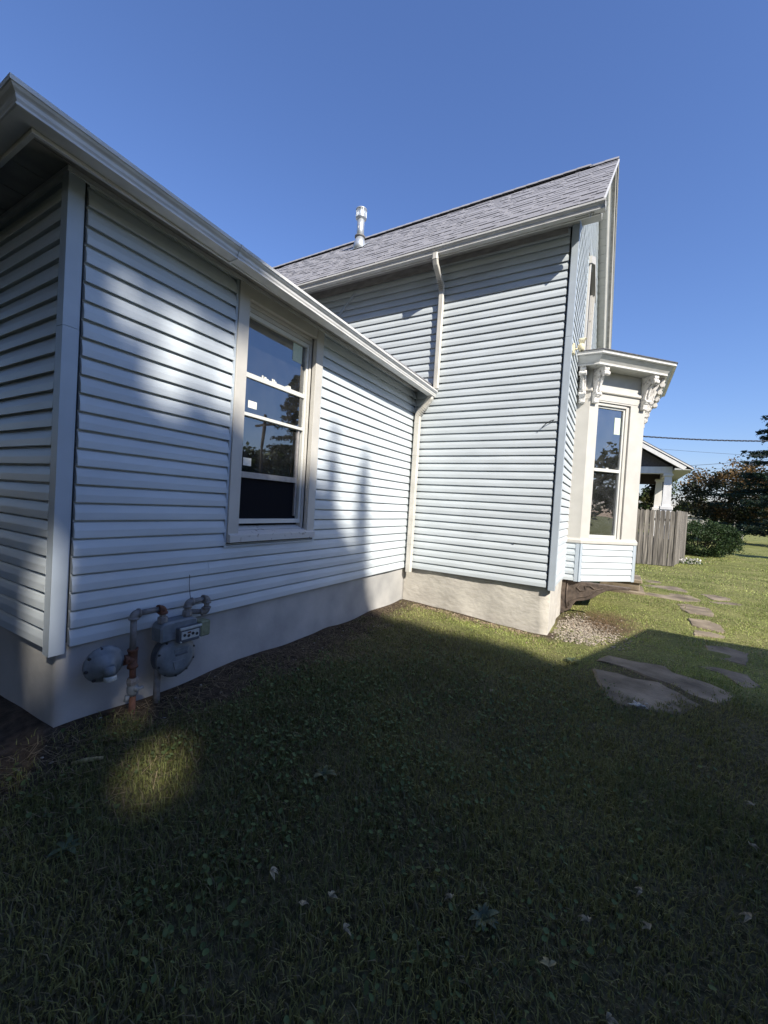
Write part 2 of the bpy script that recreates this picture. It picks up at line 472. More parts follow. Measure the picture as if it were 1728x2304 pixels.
# flagstone path
STONES = [
 [(3.604,7.417),(4.132,7.519),(4.135,7.074),(3.83,6.899)],
 [(3.605,6.509),(4.424,6.859),(4.602,6.288),(4.552,5.977),(4.007,5.949),(3.684,6.084)],
 [(3.62,5.288),(3.91,5.584),(4.578,5.674),(4.695,5.115),(4.603,4.82),(4.314,4.542),(4.118,4.556),(3.739,4.688),(3.613,4.714)],
 [(4.778,6.036),(5.103,6.196),(5.352,5.972),(5.259,5.589),(4.931,5.415)],
 [(4.787,5.133),(5.297,5.485),(5.465,5.375),(5.338,5.125),(4.95,4.952)],
 [(4.098,4.078),(4.429,4.392),(4.666,4.131),(4.633,3.408),(4.557,3.243),(4.214,3.279),(4.147,3.592)],
 [(4.161,2.793),(4.459,2.833),(4.57,2.592),(4.555,2.193),(4.49,2.065),(4.223,2.17),(4.13,2.247)],
 [(4.123,2.083),(4.393,1.982),(4.51,1.873),(4.441,1.715),(4.073,1.604)],
 [(4.137,1.092),(4.387,1.212),(4.585,1.023),(4.434,0.43),(4.257,0.514),(4.099,0.579)],
 [(3.856,-0.007),(4.076,0.104),(4.349,0.037),(4.388,-0.257),(4.24,-0.469),(4.072,-0.102)],
 [(2.859,-0.607),(3.02,-0.048),(3.282,-0.313),(3.555,-0.267),(3.611,-0.463),(3.939,-0.601),(4.103,-0.788),(4.055,-0.938),(3.891,-1.195),(3.701,-1.091),(3.575,-0.913),(3.347,-0.781),(3.137,-0.639)],
 [(2.837,-0.916),(3.058,-0.896),(3.215,-0.955),(3.439,-0.919),(3.61,-1.102),(3.773,-1.309),(3.554,-1.594),(3.33,-1.688),(3.102,-1.783),(2.954,-1.627)]]
def in_poly(x, y, poly, grow=0.0):
    p = np.array(poly); c = p.mean(0)
    if grow: p = c + (p - c) * (1 + grow)
    ins = np.zeros(np.shape(x), bool); n = len(p)
    for i in range(n):
        x1, y1 = p[i]; x2, y2 = p[(i + 1) % n]
        cond = ((y1 > y) != (y2 > y)) & (x < (x2 - x1) * (y - y1) / (y2 - y1 + 1e-12) + x1)
        ins ^= cond
    return ins
path = empty('path', (4.2, 2.5, -0.66))
tag(path, 'worn path of flat concrete slabs sunk in the grass beside the bay', kind='structure')
for k, poly in enumerate(STONES):
    cx = sum(p[0] for p in poly) / len(poly); cy = sum(p[1] for p in poly) / len(poly)
    # roughen the outline
    pts = []
    for i in range(len(poly)):
        a = Vector(poly[i]); b = Vector(poly[(i + 1) % len(poly)])
        n = max(1, int((b - a).length / 0.12))
        for j in range(n):
            p = a.lerp(b, j / n)
            pts.append((p.x + random.uniform(-.016, .016), p.y + random.uniform(-.016, .016)))
    top = float(gz(cx, cy)) + 0.006 + random.uniform(0, .006)
    tl = (random.uniform(-.012, .012), random.uniform(-.012, .012))
    mb = MB()
    n = len(pts)
    zt = lambda p: top + tl[0] * (p[0] - cx) + tl[1] * (p[1] - cy)
    inn = [(cx + (p[0] - cx) * .94, cy + (p[1] - cy) * .94) for p in pts]
    vs = [(p[0], p[1], top - .09) for p in pts] + [(p[0], p[1], zt(p) - .014) for p in pts] + [(p[0], p[1], zt(p)) for p in inn]
    fs = []
    for r in range(2):
        for i in range(n):
            j = (i + 1) % n
            fs.append((r*n + i, r*n + j, (r+1)*n + j, (r+1)*n + i))
    fs.append(tuple(2*n + i for i in range(n)))
    mb.add(vs, fs)
    mb.build('flagstone', M['stone'], path)

# ------------------------------------------------------------------ house
E = 0.1143
A0, A1 = -4.734, -0.012          # wing wall along y, plane x = 0
YC = -4.813                      # wing end wall plane
XB = 2.179                       # right end of side wall boards, plane y = 0
XD = 2.258                       # gable front plane
RIDGE_Y, RIDGE_Z, MS = 2.7, 7.715, 0.909
RX0, RX1 = -7.2, 2.575
house = empty('house', (0, 0, -0.6))
tag(house, 'pale blue vinyl sided house with one storey wing, steep grey roof and white bay window', 'house')

frA = lambda s, d, z: (d, s, z)
frB = lambda s, d, z: (s, -d, z)
frC = lambda s, d, z: (-s, YC - d, z)
frD = lambda s, d, z: (XD + d, s, z)

def board_mesh(fr, s0, s1, seed, top=None, topcut=None):
    """one course of Dutch lap siding"""
    H = max(.112, top or E + .010)
    rnd = random.Random(seed)
    prof = [(.003, .006), (.0215, 0.0), (.0230, .003), (.0215, .046), (.0200, .054), (.0115, .084), (.0090, .089), (.0055, .099), (-.0090, .1065), (-.0115, H), (-.014, H), (-.014, .006), (-.006, .006)]
    n = len(prof); seg = max(1, int(abs(s1 - s0) / 0.45))
    vs = []; fs = []
    for i in range(seg + 1):
        s = s0 + (s1 - s0) * i / seg
        dw = rnd.uniform(-.0022, .0022) if 0 < i < seg else 0; dz = rnd.uniform(-.0010, .0010)
        for d, h in prof:
            vs.append(fr(s, d + dw * (d > .003), h + (dz if h < .06 else 0)))
    for i in range(seg):
        for j in range(n):
            j2 = (j + 1) % n
            fs.append((i*n + j, i*n + j2, (i+1)*n + j2, (i+1)*n + j))
    fs.append(tuple(range(n))); fs.append(tuple(seg*n + j for j in range(n)))
    mb = MB(); mb.add(vs, fs)
    return mb.mesh('siding_board', M['siding'])
_bc = {}
def board(wall, key, fr, s0, s1, z):
    v = random.randrange(5)
    kk = (key, round(s0, 3), round(s1, 3), v)
    if kk not in _bc: _bc[kk] = board_mesh(fr, s0, s1, hash(kk) % 100000)
    return obj('siding_board', _bc[kk], wall, (0, 0, z))

# walls behind the boards
wing_wall = MB().box(-0.15, -0.017, A0 - .06, 0.0, 0.02, 2.98).build('wing_wall', M['sheath'], house)
end_wall = MB().box(-4.2, -0.07, YC + .017, YC + .15, 0.02, 2.98).build('end_wall', M['sheath'], house)
side_wall = MB().box(-7.0, XB + .06, 0.017, 0.15, 0.02, 4.99).build('side_wall', M['sheath'], house)
g = [(0.08, 0.02), (5.32, 0.02), (5.32, 5.20), (RIDGE_Y, 7.60), (0.08, 5.20)]
gable_wall = MB().prism(g, lambda y, z, w: (w, y, z), XD - .15, XD - .017).build('gable_wall', M['sheath'], house)

WIN = dict(y0=-3.59, y1=-2.435, z0=0.583, z1=2.885)
for k in range(26):
    z = k * E
    if z + E > WIN['z0'] + .08 and z < WIN['z1'] - 0.02:
        board(wing_wall, 'A', frA, A0, WIN['y0'] - .012, z)
        board(wing_wall, 'A', frA, WIN['y1'] + .012, A1, z)
    elif k in (1, 2, 4, 5):
        sp = {1: -0.45, 2: -0.47, 4: -2.12, 5: -2.10}[k]
        board(wing_wall, 'A', frA, A0, sp, z)
        board(wing_wall, 'A', frA, sp + .003, A1, z)
    elif k == 3:
        board(wing_wall, 'A', frA, A0, -3.75, z); board(wing_wall, 'A', frA, -3.747, A1, z)
    else:
        board(wing_wall, 'A', frA, A0, A1, z)
    board(end_wall, 'C', frC, 0.085, 4.1, z)
for k in range(44):
    z = k * E
    if z < 2.80: board(side_wall, 'B', frB, 0.022, XB, z)
    else: board(side_wall, 'B', frB, -6.4, XB, z)
for k in range(67):
    z = k * E
    lo = 0.085; hi = 5.31
    if z + E > 4.95:
        half = (RIDGE_Z - .10 - (z + E)) / MS
        if half < .15: continue
        lo = max(lo, RIDGE_Y - half - .02); hi = min(hi, RIDGE_Y + half + .02)
    if z < 3.60:
        board(gable_wall, 'D', frD, lo, 1.40, z)
        board(gable_wall, 'D', frD, 4.54, hi, z)
    else:
        gw0, gw1 = 1.70, 3.10
        if z < 5.55:
            board(gable_wall, 'D', frD, lo, gw0, z); board(gable_wall, 'D', frD, gw1, hi, z)
        else:
            board(gable_wall, 'D', frD, lo, hi, z)

# corner posts (hollow vinyl look: two faces)
def corner_post(cx, cy, sx, sy, z0, z1, w=.082, p=.035, parent=None):
    # cx,cy = outer corner of the walls ; sx,sy = direction pointing away from the house on each axis
    mb = MB()
    poly = [(0, 0), (-w, 0), (-w, -p * .55), (-w - .012, -p * .55), (-w - .012, -p), (-p, -p), (-p, -w - .012), (-p * .55, -w - .012), (-p * .55, -w), (0, -w)]
    mb.prism(poly, lambda a, b, h: (cx + sx * (a + p), cy + sy * (b + p), h), z0, z1)
    return mb.build('corner_post', M['post'], parent)
corner_post(0.0, YC, 1, -1, -0.03, 1.97, parent=wing_wall)
corner_post(0.001, YC - .001, 1, -1, 1.972, 2.92, parent=wing_wall)
corner_post(XD, 0.0, 1, -1, -0.03, 3.42, parent=side_wall)
corner_post(XD + .001, -.001, 1, -1, 3.424, 4.93, parent=side_wall)
MB().box(0.017, 0.032, -0.030, -0.012, 0.0, 2.86).build('corner_channel', M['post'], side_wall)

# foundation
fw = MB().box(-4.0, -0.022, YC + .03, 0.02, -1.2, 0.03)
fb = MB()
fb.box(-6.5, XD - .02, 0.032, 5.3, -1.2, 0.03)
def sub_mesh(mb, name, mt, cuts, amp, parent):
    me = mb.mesh(name, mt); bm = bmesh.new(); bm.from_mesh(me)
    for _ in range(cuts):
        ed = [e for e in bm.edges if e.calc_length() > 0.12]
        if not ed: break
        bmesh.ops.subdivide_edges(bm, edges=ed, cuts=1, use_grid_fill=True)
    for v in bm.verts:
        v.co.x += amp * (float(vnoise(v.co.y + v.co.x, v.co.z, .3, 21)) - .5); v.co.y += amp * (float(vnoise(v.co.x, v.co.z + v.co.y * .3, .25, 22)) - .5)
    for f in bm.faces: f.smooth = True
    bm.to_mesh(me); bm.free()
    return obj(name, me, parent)
sub_mesh(fb, 'foundation', M['stucco'], 6, 0.030, house)
sub_mesh(fw, 'foundation', M['parge'], 6, 0.012, house)

# ---- wing window
w = WIN
fcas = MB()
cw = 0.115
fcas.fbox(frA, w['y0'], w['y0'] + cw, -.10, .036, w['z0'] + .07, w['z1'])
fcas.fbox(frA, w['y1'] - cw, w['y1'], -.10, .036, w['z0'] + .07, w['z1'])
fcas.fbox(frA, w['y0'] + cw, w['y1'] - cw, -.10, .034, w['z1'] - .125, w['z1'] - .002)
casing = fcas.build('window', M['cream'], house, bevel=.003)
j = MB()
j.fbox(frA, w['y0'] - .022, w['y0'] - .001, -.004, .022, w['z0'] - .01, w['z1'] + .012)
j.fbox(frA, w['y1'] + .001, w['y1'] + .022, -.004, .022, w['z0'] - .01, w['z1'] + .012)
j.fbox(frA, w['y0'] - .022, w['y1'] + .022, -.004, .024, w['z0'] - .03, w['z0'] - .011)
j.build('channel', M['post'], casing)
ss = MB()
ss.prism([(-.10, .735), (.0, .690), (.066, .664), (.066, .600), (.010, .596), (-.10, .60)], lambda d, z, s: frA(s, d, z), w['y0'] + .004, w['y1'] - .012)
ss.build('sill', M['sill'], casing, bevel=.003)
yi0, yi1 = w['y0'] + cw, w['y1'] - cw       # -3.475 .. -2.55
st = MB()                                      # wooden stop mouldings round the recess
st.fbox(frA, yi0, yi0 + .03, -.10, -.03, .70, 2.76); st.fbox(frA, yi1 - .03, yi1, -.10, -.03, .70, 2.76)
st.fbox(frA, yi0 + .03, yi1 - .03, -.10, -.01, 2.725, 2.759); st.fbox(frA, yi0 + .03, yi1 - .03, -.10, -.028, 2.69, 2.724)
st.build('stop_moulding', M['cream'], casing, bevel=.002)
sa = MB()                                      # storm frame
a0, a1 = yi0 + .031, yi1 - .031
sa.fbox(frA, a0, a0 + .030, -.10, -.045, .755, 2.689); sa.fbox(frA, a1 - .030, a1, -.10, -.045, .755, 2.689)
sa.fbox(frA, a0 + .03, a1 - .03, -.10, -.043, 2.650, 2.688); sa.fbox(frA, a0 + .03, a1 - .03, -.10, -.043, .757, .80)
sa.build('storm_frame', M['vinylwhite'], casing, bevel=.002)
gb0, gb1 = a0 + .030, a1 - .030
for z0, z1, d, mt in ((2.105, 2.150, -.052, 'vinylwhite'), (1.755, 1.785, -.046, 'vinylwhite'), (1.185, 1.240, -.060, 'alum_dark')):
    MB().fbox(frA, gb0, gb1 - (.05 if mt == 'alum_dark' else 0), d - .03, d, z0, z1).build('sash_rail', M[mt], casing, bevel=.002)
MB().fbox(frA, gb1 - .05, gb1 - .03, -.09, -.064, .83, 1.75).build('sash_stile', M['alum_dark'], casing, bevel=.002)
for z0, z1, d in ((2.152, 2.649, -.075), (1.787, 2.103, -.070), (1.242, 1.753, -.082)):
    MB().fbox(frA, gb0, gb1, d - .004, d, z0, z1).build('pane', M['glass'], casing)
MB().fbox(frA, gb0, gb1, -.0995, -.093, .801, 1.183).build('insect_screen', M['screen'], casing)
def sticker(y0, y1, z0, z1, d, mt='paper'):
    MB().fbox(frA, y0, y1, d, d + .002, z0, z1).build('sticker', M[mt], casing)
sticker(-3.352, -3.250, 1.838, 1.905, -.069); sticker(-3.365, -3.270, 1.300, 1.372, -.081)
sticker(-2.80, -2.66, 2.46, 2.642, -.074, 'greenpaper')
for q, (yy, ll) in enumerate(((-3.20, .09), (-3.07, .06), (-2.88, .075))):
    t = MB()
    for i in range(3):
        yo = yy + i * ll / 3
        t.fbox(frA, yo, yo + ll / 3 * random.uniform(.5, .9), -.073, -.070, 2.152, 2.152 + random.uniform(.012, .034))
    t.build('torn_tape', M['paper'], casing)
rm = MB()                                      # dark room behind
rm.fbox(frA, yi0 - .3, yi1 + .6, -1.7, -1.6, .2, 2.9); rm.fbox(frA, yi0 - .32, yi0 - .3, -1.6, -.16, .2, 2.9)
rm.fbox(frA, yi1 + .6, yi1 + .62, -1.6, -.16, .2, 2.9); rm.fbox(frA, yi0 - .3, yi1 + .6, -1.6, -.16, .18, .2); rm.fbox(frA, yi0 - .3, yi1 + .6, -1.6, -.16, 2.9, 2.92)
rm.build('room', M['interior'], casing)
cu = MB(); n = 30
for i in range(n):
    y = -3.45 + .42 * i / n; y2 = -3.45 + .42 * (i + 1) / n
    d1 = -.24 + .025 * math.sin(i * 1.15); d2 = -.24 + .025 * math.sin((i + 1) * 1.15)
    cu.add([frA(y, d1, .9), frA(y2, d2, .9), frA(y2, d2, 1.75), frA(y, d1, 1.75)], [(0, 1, 2, 3)], True)
cu.build('curtain', M['curtain'], casing)
# the wing wall must be open behind the window: rebuild as four pieces
me = wing_wall.data
nb = MB(); nb.box(-.15, -.017, A0 - .06, yi0, .02, 2.98); nb.box(-.15, -.017, yi1, 0, .02, 2.98)
nb.box(-.149, -.018, yi0, yi1, .02, .70); nb.box(-.149, -.018, yi0, yi1, 2.75, 2.98)
wing_wall.data = nb.mesh('wing_wall', M['sheath'])

# ---- gutters, fascia, soffit of the wing
GP = [(0, .09), (0, 0), (.085, 0), (.0915, .002), (.0915, .012), (.084, .014), (.085, .018), (.093, .030), (.096, .046), (.101, .052), (.112, .060), (.120, .071), (.126, .073), (.1275, .095), (.112, .096), (.112, .090), (.119, .086), (.112, .068), (.092, .050), (.080, .020), (.080, .004), (.004, .004), (.004, .09)]
FX, FY = 0.272, -5.105
gut = MB().sweep([(-4.3, FY, 2.815), (FX, FY, 2.812), (FX, -.035, 2.750)], GP)
gutter = gut.build('gutter', M['alu'], house)
MB().sweep([(FX, -3.90, 2.793), (FX, -3.88, 2.793)], [(d * 1.02 + (.003 if d > .01 else -.001), h - .002 + (.004 if h > .05 else -.002)) for d, h in GP]).build('seam', M['alu'], gutter)
fs_ = MB().sweep([(-4.3, FY + .022, 2.79), (FX - .022, FY + .022, 2.79), (FX - .022, -.012, 2.79)], [(0, 0), (.020, 0), (.020, .14), (0, .14)])
fs_.build('fascia', M['alu'], house)
sof = MB().sweep([(-4.3, FY + .02, 2.895), (FX - .02, FY + .02, 2.895), (FX - .02, -.012, 2.895)], [(0, 0), (0, .012), (-.30, .012), (-.30, 0)])
soffit = sof.build('soffit', M['frieze'], house)  # darker frieze tone puts the eave shade into this grey soffit's colour
tr = MB().sweep([(-4.3, YC - .024, 2.865), (.024, YC - .024, 2.865), (.024, -.03, 2.862)], [(0, 0), (.022, 0), (.022, .028), (0, .028)])
tr.build('soffit_trim', M['alu'], soffit)
tr2 = MB().sweep([(-4.3, FY + .052, 2.872), (FX - .052, FY + .052, 2.872), (FX - .052, -.03, 2.872)], [(0, 0), (.026, 0), (.026, .022), (0, .022)])
tr2.build('soffit_trim', M['soffit'], soffit)
# soffit board joints near the corner
for x in np.arange(-3.9, .2, .305):
    MB().box(x, x + .006, YC - .26, YC - .03, 2.889, 2.8945).build('soffit_groove', M['frieze'], soffit)
wr = MB()
e0 = (FX + .035, FY - .035)
zr = 2.930; rp = .26
wr.add([(-4.5, e0[1], zr), (e0[0], e0[1], zr), (e0[0], 0.0, zr), (-4.5, 0.0, zr + rp * 2.6), (-2.2, -2.55, zr + rp * 2.55), (-2.2, 0, zr + rp * 2.55), (-4.5, -2.55, zr + rp * 2.55)],
       [(0, 1, 4, 6), (1, 2, 5, 4)])
wr.add([(-4.5, e0[1], zr - .022), (e0[0], e0[1], zr - .022), (e0[0], -.002, zr - .022), (-4.5, -.002, zr - .022)], [(0, 3, 2, 1)])
wr.add([(-4.5, e0[1], zr - .022), (e0[0], e0[1], zr - .022), (e0[0], e0[1], zr), (-4.5, e0[1], zr)], [(0, 1, 2, 3)])
wing_roof = wr.build('wing_roof', M['nroof'], house)
MB().box(e0[0] - .01, e0[0], e0[1], -.004, zr - .05, zr - .001).build('drip_edge', M['vent'], wing_roof)  # black paints the shadow gap between shingle edge and gutter
for i in range(9):
    y = -2.0 + i * .215
    MB().prism([(0, 0), (.30, 0), (.30, .012), (0, .018)], lambda a, b, w_: (e0[0] - .01 - a, w_, zr + .004 + b + a * rp), y, y + .21).build('shingle', M['shingle'], wing_roof)

# ---- downspouts
def corrug(mb, p0, p1, wdt, n, axis_):
    return mb
dsA = MB()
pA = [(.300, -.10, 2.760), (.300, -.10, 2.715), (.262, -.10, 2.655), (.205, -.095, 2.590), (.140, -.088, 2.535), (.104, -.082, 2.460), (.100, -.080, 2.38), (.100, -.080, -.058)]
dsA.rtube(pA, .070, .098, (0, 1, 0))
dA = dsA.build('downspout', M['alu2'], house, bevel=.002)
for i in range(9):
    t = i / 8
    a = Vector(pA[1]).lerp(Vector(pA[3]), t * .9 + .05)
    b = Vector(pA[3]) - Vector(pA[1]); b.normalize()
    MB().rtube([a - b * .004, a + b * .004], .075, .104, (0, 1, 0)).build('crimp', M['alu2'], dA)
for i in range(6):
    t = i / 5
    a = Vector(pA[3]).lerp(Vector(pA[5]), t); b = (Vector(pA[5]) - Vector(pA[3])).normalized()
    MB().rtube([a - b * .004, a + b * .004], .075, .104, (0, 1, 0)).build('crimp', M['alu2'], dA)
for z in (2.36, 1.85, .42):
    MB().rtube([(.100, -.080, z), (.100, -.080, z - .03)], .073, .101, (0, 1, 0)).build('band', M['alu2'], dA)
dsB = MB()
xb = .372
pB = [(xb, -.385, 4.80), (xb, -.385, 4.715), (xb, -.355, 4.655), (xb, -.20, 4.545), (xb, -.085, 4.465), (xb, -.066, 4.39), (xb, -.066, 2.875)]
dsB.rtube(pB, .084, .062, (1, 0, 0))
dB = dsB.build('downspout', M['alu2'], house, bevel=.002)
for i in range(8):
    t = i / 7
    a = Vector(pB[3]).lerp(Vector(pB[5]), t); b = (Vector(pB[5]) - Vector(pB[3])).normalized()
    MB().rtube([a - b * .004, a + b * .004], .089, .067, (1, 0, 0)).build('crimp', M['alu2'], dB)
MB().rtube([(xb, -.385, 4.72), (xb, -.385, 4.71)], .090, .068, (1, 0, 0)).build('band', M['alu2'], dB)

# ---- main roof
roof = MB()
def rz(y): return RIDGE_Z - MS * abs(y - RIDGE_Y)
ye0, ye1 = -.36, 5.76
roof.prism([(ye0, rz(ye0)), (RIDGE_Y, RIDGE_Z), (ye1, rz(ye1)), (ye1, rz(ye1) - .05), (RIDGE_Y, RIDGE_Z - .07), (ye0, rz(ye0) - .05)], lambda y, z, x: (x, y, z), RX0, RX1)
main_roof = roof.build('roof', M['nroof'], house)
# shingle strips, laminated, on the slope over the side wall
rows = 18
sl = math.hypot(RIDGE_Y - ye0, RIDGE_Z - rz(ye0)); ex = sl / rows
uS = Vector((0, RIDGE_Y - ye0, RIDGE_Z - rz(ye0))).normalized(); nS = Vector((0, -uS.z, uS.y))
def shingle_mesh(wd, seed):
    r = random.Random(seed); mb = MB()
    def slab(x0, x1, u0, u1, t0, t1):
        vs = []
        for (x, u, t) in ((x0, u0, 0), (x1, u0, 0), (x1, u1, 0), (x0, u1, 0), (x0, u0, t0), (x1, u0, t0), (x1, u1, t1), (x0, u1, t1)):
            vs.append(Vector((x, 0, 0)) + uS * u + nS * t)
        mb.add(vs, [(0,3,2,1),(4,5,6,7),(0,1,5,4),(1,2,6,5),(2,3,7,6),(3,0,4,7)])
    slab(0, wd, 0.018, ex * 1.15, .008, .002)
    x = 0
    while x < wd - .02:
        tw = min(r.uniform(.09, .26), wd - x)
        if r.random() < .55: slab(x, x + tw - .004, -.008, ex * 1.02, .015, .009)
        x += tw
    return mb.mesh('shingle', M['shingle'])
SW = 0.985
shm = [shingle_mesh(SW - .003, i) for i in range(9)]
for r_ in range(rows):
    x = RX1 + .006 - SW + (r_ % 3) * .0
    off = (r_ * .37) % SW
    edge = RX1 + .008
    # first, cut piece at the rake
    base = Vector((0, ye0 - .02, rz(ye0 - .02))) + uS * (r_ * ex) + nS * .004
    cutw = max(.12, off)
    obj('shingle', shingle_mesh(cutw - .003, 100 + r_), main_roof, (edge - cutw, base.y, base.z))
    x = edge - cutw - SW
    while x > -6.6:
        obj('shingle', random.choice(shm), main_roof, (x, base.y, base.z))
        x -= SW
rv = MB()
rv.prism([(-.15, -.100), (-.145, -.072), (0, .048), (.145, -.072), (.15, -.100), (0, .02)], lambda y, z, x: (x, RIDGE_Y + y, RIDGE_Z + .012 + z), RX0, 2.16)
rv.build('ridge_vent', M['vent'], main_roof)
rc = MB()
rc.prism([(-.17, -.135), (-.165, -.118), (0, .066), (.165, -.118), (.17, -.135), (0, .046)], lambda y, z, x: (x, RIDGE_Y + y, RIDGE_Z + .002 + z), RX0, 2.15)
rcap = MB()
for i in range(40):
    x1 = 2.585 - i * .235
    hgt = .046 if x1 > 2.2 else .075
    mb = MB()
    mb.prism([(-.16, -.145), (-.155, -.128), (0, .012), (.155, -.128), (.16, -.145), (0, -.006)], lambda y, z, x: (x, RIDGE_Y + y, RIDGE_Z + hgt + z + (x - x1) * -.03), x1 - .24, x1)
    mb.build('ridge_cap', M['shingle'], main_roof)

# eave: fascia, soffit, gutter, frieze over the side wall
MB().box(RX0, RX1 - .03, -.322, -.300, 4.775, 4.915).build('fascia', M['alu'], house)
MB().sweep([(RX0, -.308, 4.788), (RX1 + .03, -.308, 4.788)], GP).build('gutter', M['alu'], house)
MB().box(RX1 + .028, RX1 + .032, -.43, -.308, 4.79, 4.876).build('gutter_end', M['alu'], house)
MB().box(RX0, XD + .03, -.302, 0.0, 4.915, 4.925).build('soffit', M['soffit'], house)
MB().box(-6.5, .16, -.030, -.002, 4.80, 4.914).build('frieze_board', M['frieze'], house)
MB().box(.164, 2.15, -.028, -.002, 4.83, 4.913).build('frieze_board', M['frieze'], house)
# rakes on the gable front
def rake(side):
    yA, yB = (ye0, RIDGE_Y) if side < 0 else (RIDGE_Y, ye1)
    f = MB()
    f.prism([(yA, rz(yA) - .012), (yB, rz(yB) - .012), (yB, rz(yB) - .045), (yA, rz(yA) - .045)], lambda y, z, x: (x, y, z), RX1 - .025, RX1 - .001)
    fo = f.build('rake_board', M['alu'], house)
    f = MB()
    f.prism([(yA, rz(yA) + .006), (yB, rz(yB) + .006), (yB, rz(yB) - .035), (yA, rz(yA) - .035)], lambda y, z, x: (x, y, z), RX1, RX1 + .018)
    f.build('drip_edge', M['alu'], fo)
    ln = 0.0; L_ = math.hypot(yB - yA, rz(yB) - rz(yA)); n_ = int(L_ / .155)
    for i in range(n_):
        t0 = i / n_; t1 = (i + 1) / n_ - .0035 / L_ * 2
        y0 = yA + (yB - yA) * t0; y1 = yA + (yB - yA) * t1
        MB().prism([(y0, rz(y0) - .155), (y1, rz(y1) - .155), (y1, rz(y1) - .145), (y0, rz(y0) - .145)], lambda y, z, x: (x, y, z), XD + .004, RX1 - .150).build('soffit_panel', M['soffit'], fo)
    f = MB()
    f.prism([(yA, rz(yA) - .140), (yB, rz(yB) - .140), (yB, rz(yB) - .13), (yA, rz(yA) - .13)], lambda y, z, x: (x, y, z), XD + .004, RX1 - .03)
    f.build('soffit_backing', M['frieze'], fo)
    f = MB()
    q4 = [(RX1 - .150, -.190), (RX1 - .135, -.198), (RX1 + .006, -.046), (RX1 - .012, -.040)]
    f.add([(x, yA, rz(yA) + h) for x, h in q4] + [(x, yB, rz(yB) + h) for x, h in q4], [(0, 1, 2, 3), (4, 7, 6, 5), (0, 4, 5, 1), (1, 5, 6, 2), (2, 6, 7, 3), (3, 7, 4, 0)])
    f.build('crown_board', M['nwhite'], fo)
rake(-1); rake(1)
MB().prism([(-.325, 4.80), (-.29, 4.905), (.02, 4.905), (.02, 5.17), (-.325, 4.87)], lambda y, z, x: (x, y, z), 2.31, RX1 - .026).build('eave_return', M['soffit'], house)

# bits of flashing where the wing roof meets the side wall
MB().prism([(-2.05, 3.98), (-2.02, 3.96), (-1.30, 4.72), (-1.33, 4.74)], lambda x, z, y: (x, y, z), -.05, -.02).build('raking_trim', M['post'], side_wall)

# vent pipe
vx, vy = -2.562, 1.774; vz = rz(vy)
vp = MB().lathe([(.083, 7.02), (.083, 7.58)], (vx, vy, 0), (0, 0, 1), 24).build('vent_pipe', M['galv'], house)
MB().lathe([(.150, vz - .10), (.135, 6.95), (.092, 7.10)], (vx, vy, 0), (0, 0, 1), 24).build('flashing_cone', M['galv'], vp)
MB().lathe([(.084, 7.09), (.122, 7.105), (.122, 7.128), (.084, 7.150)], (vx, vy, 0), (0, 0, 1), 24).build('storm_collar', M['pipe'], vp)
MB().lathe([(.084, 7.50), (.124, 7.53), (.128, 7.545), (.118, 7.55), (.118, 7.715), (.128, 7.718), (.128, 7.738), (.06, 7.748)], (vx, vy, 0), (0, 0, 1), 24).build('vent_cap', M['galv'], vp)
for i in range(20):
    an = 2 * math.pi * i / 20; c, s_ = math.cos(an), math.sin(an)
    MB().box(-.005, .005, -.004, .004, 7.552, 7.713).build('cap_fin', M['galv'], vp).matrix_basis = Matrix.Translation((vx + .119 * c, vy + .119 * s_, 0)) @ Matrix.Rotation(an, 4, 'Z')
MB().box(-.012, .012, -.0845, -.083, 7.28, 7.33).build('sticker', M['paper'], vp).matrix_basis = Matrix.Translation((vx, vy, 0))
fl = MB(); q = Vector((vx, vy, vz)) + nS * .03
fl.add([q + Vector((-.2, 0, 0)) - uS * .2, q + Vector((.2, 0, 0)) - uS * .2, q + Vector((.2, 0, 0)) + uS * .22, q + Vector((-.2, 0, 0)) + uS * .22], [(0, 1, 2, 3)])
fl.build('base_flashing', M['galv'], vp)

# ---- gable window on the front, seen edge on
gwo = MB().fbox(frD, 1.70, 1.82, -.02, .058, 3.66, 5.40).build('gable_window', M['cream'], house, bevel=.004)
MB().fbox(frD, 2.98, 3.10, -.02, .058, 3.66, 5.40).build('casing_board', M['cream'], gwo, bevel=.004)
MB().prism([(1.66, 5.30), (2.40, 5.66), (3.14, 5.30), (3.14, 5.42), (2.40, 5.80), (1.66, 5.42)], lambda y, z, d: frD(y, d, z), -.01, .075).build('window_pediment', M['cream'], gwo)
for y in (1.655, 3.10):
    MB().fbox(frD, y, y + .045, -.01, .030, 3.66, 5.42).build('channel', M['post'], gwo)
for y in (1.83, 2.92):
    MB().fbox(frD, y, y + .05, -.04, .025, 3.70, 5.36).build('stop_moulding', M['sill'], gwo)
MB().fbox(frD, 1.88, 2.92, -.05, -.045, 3.70, 5.36).build('pane', M['glass'], gwo)
MB().fbox(frD, 1.62, 3.18, -.02, .085, 3.60, 3.66).build('sill', M['cream'], gwo)
MB().fbox(frD, 1.8, 3.0, -.14, -.13, 3.6, 5.4).build('room', M['interior'], gwo)

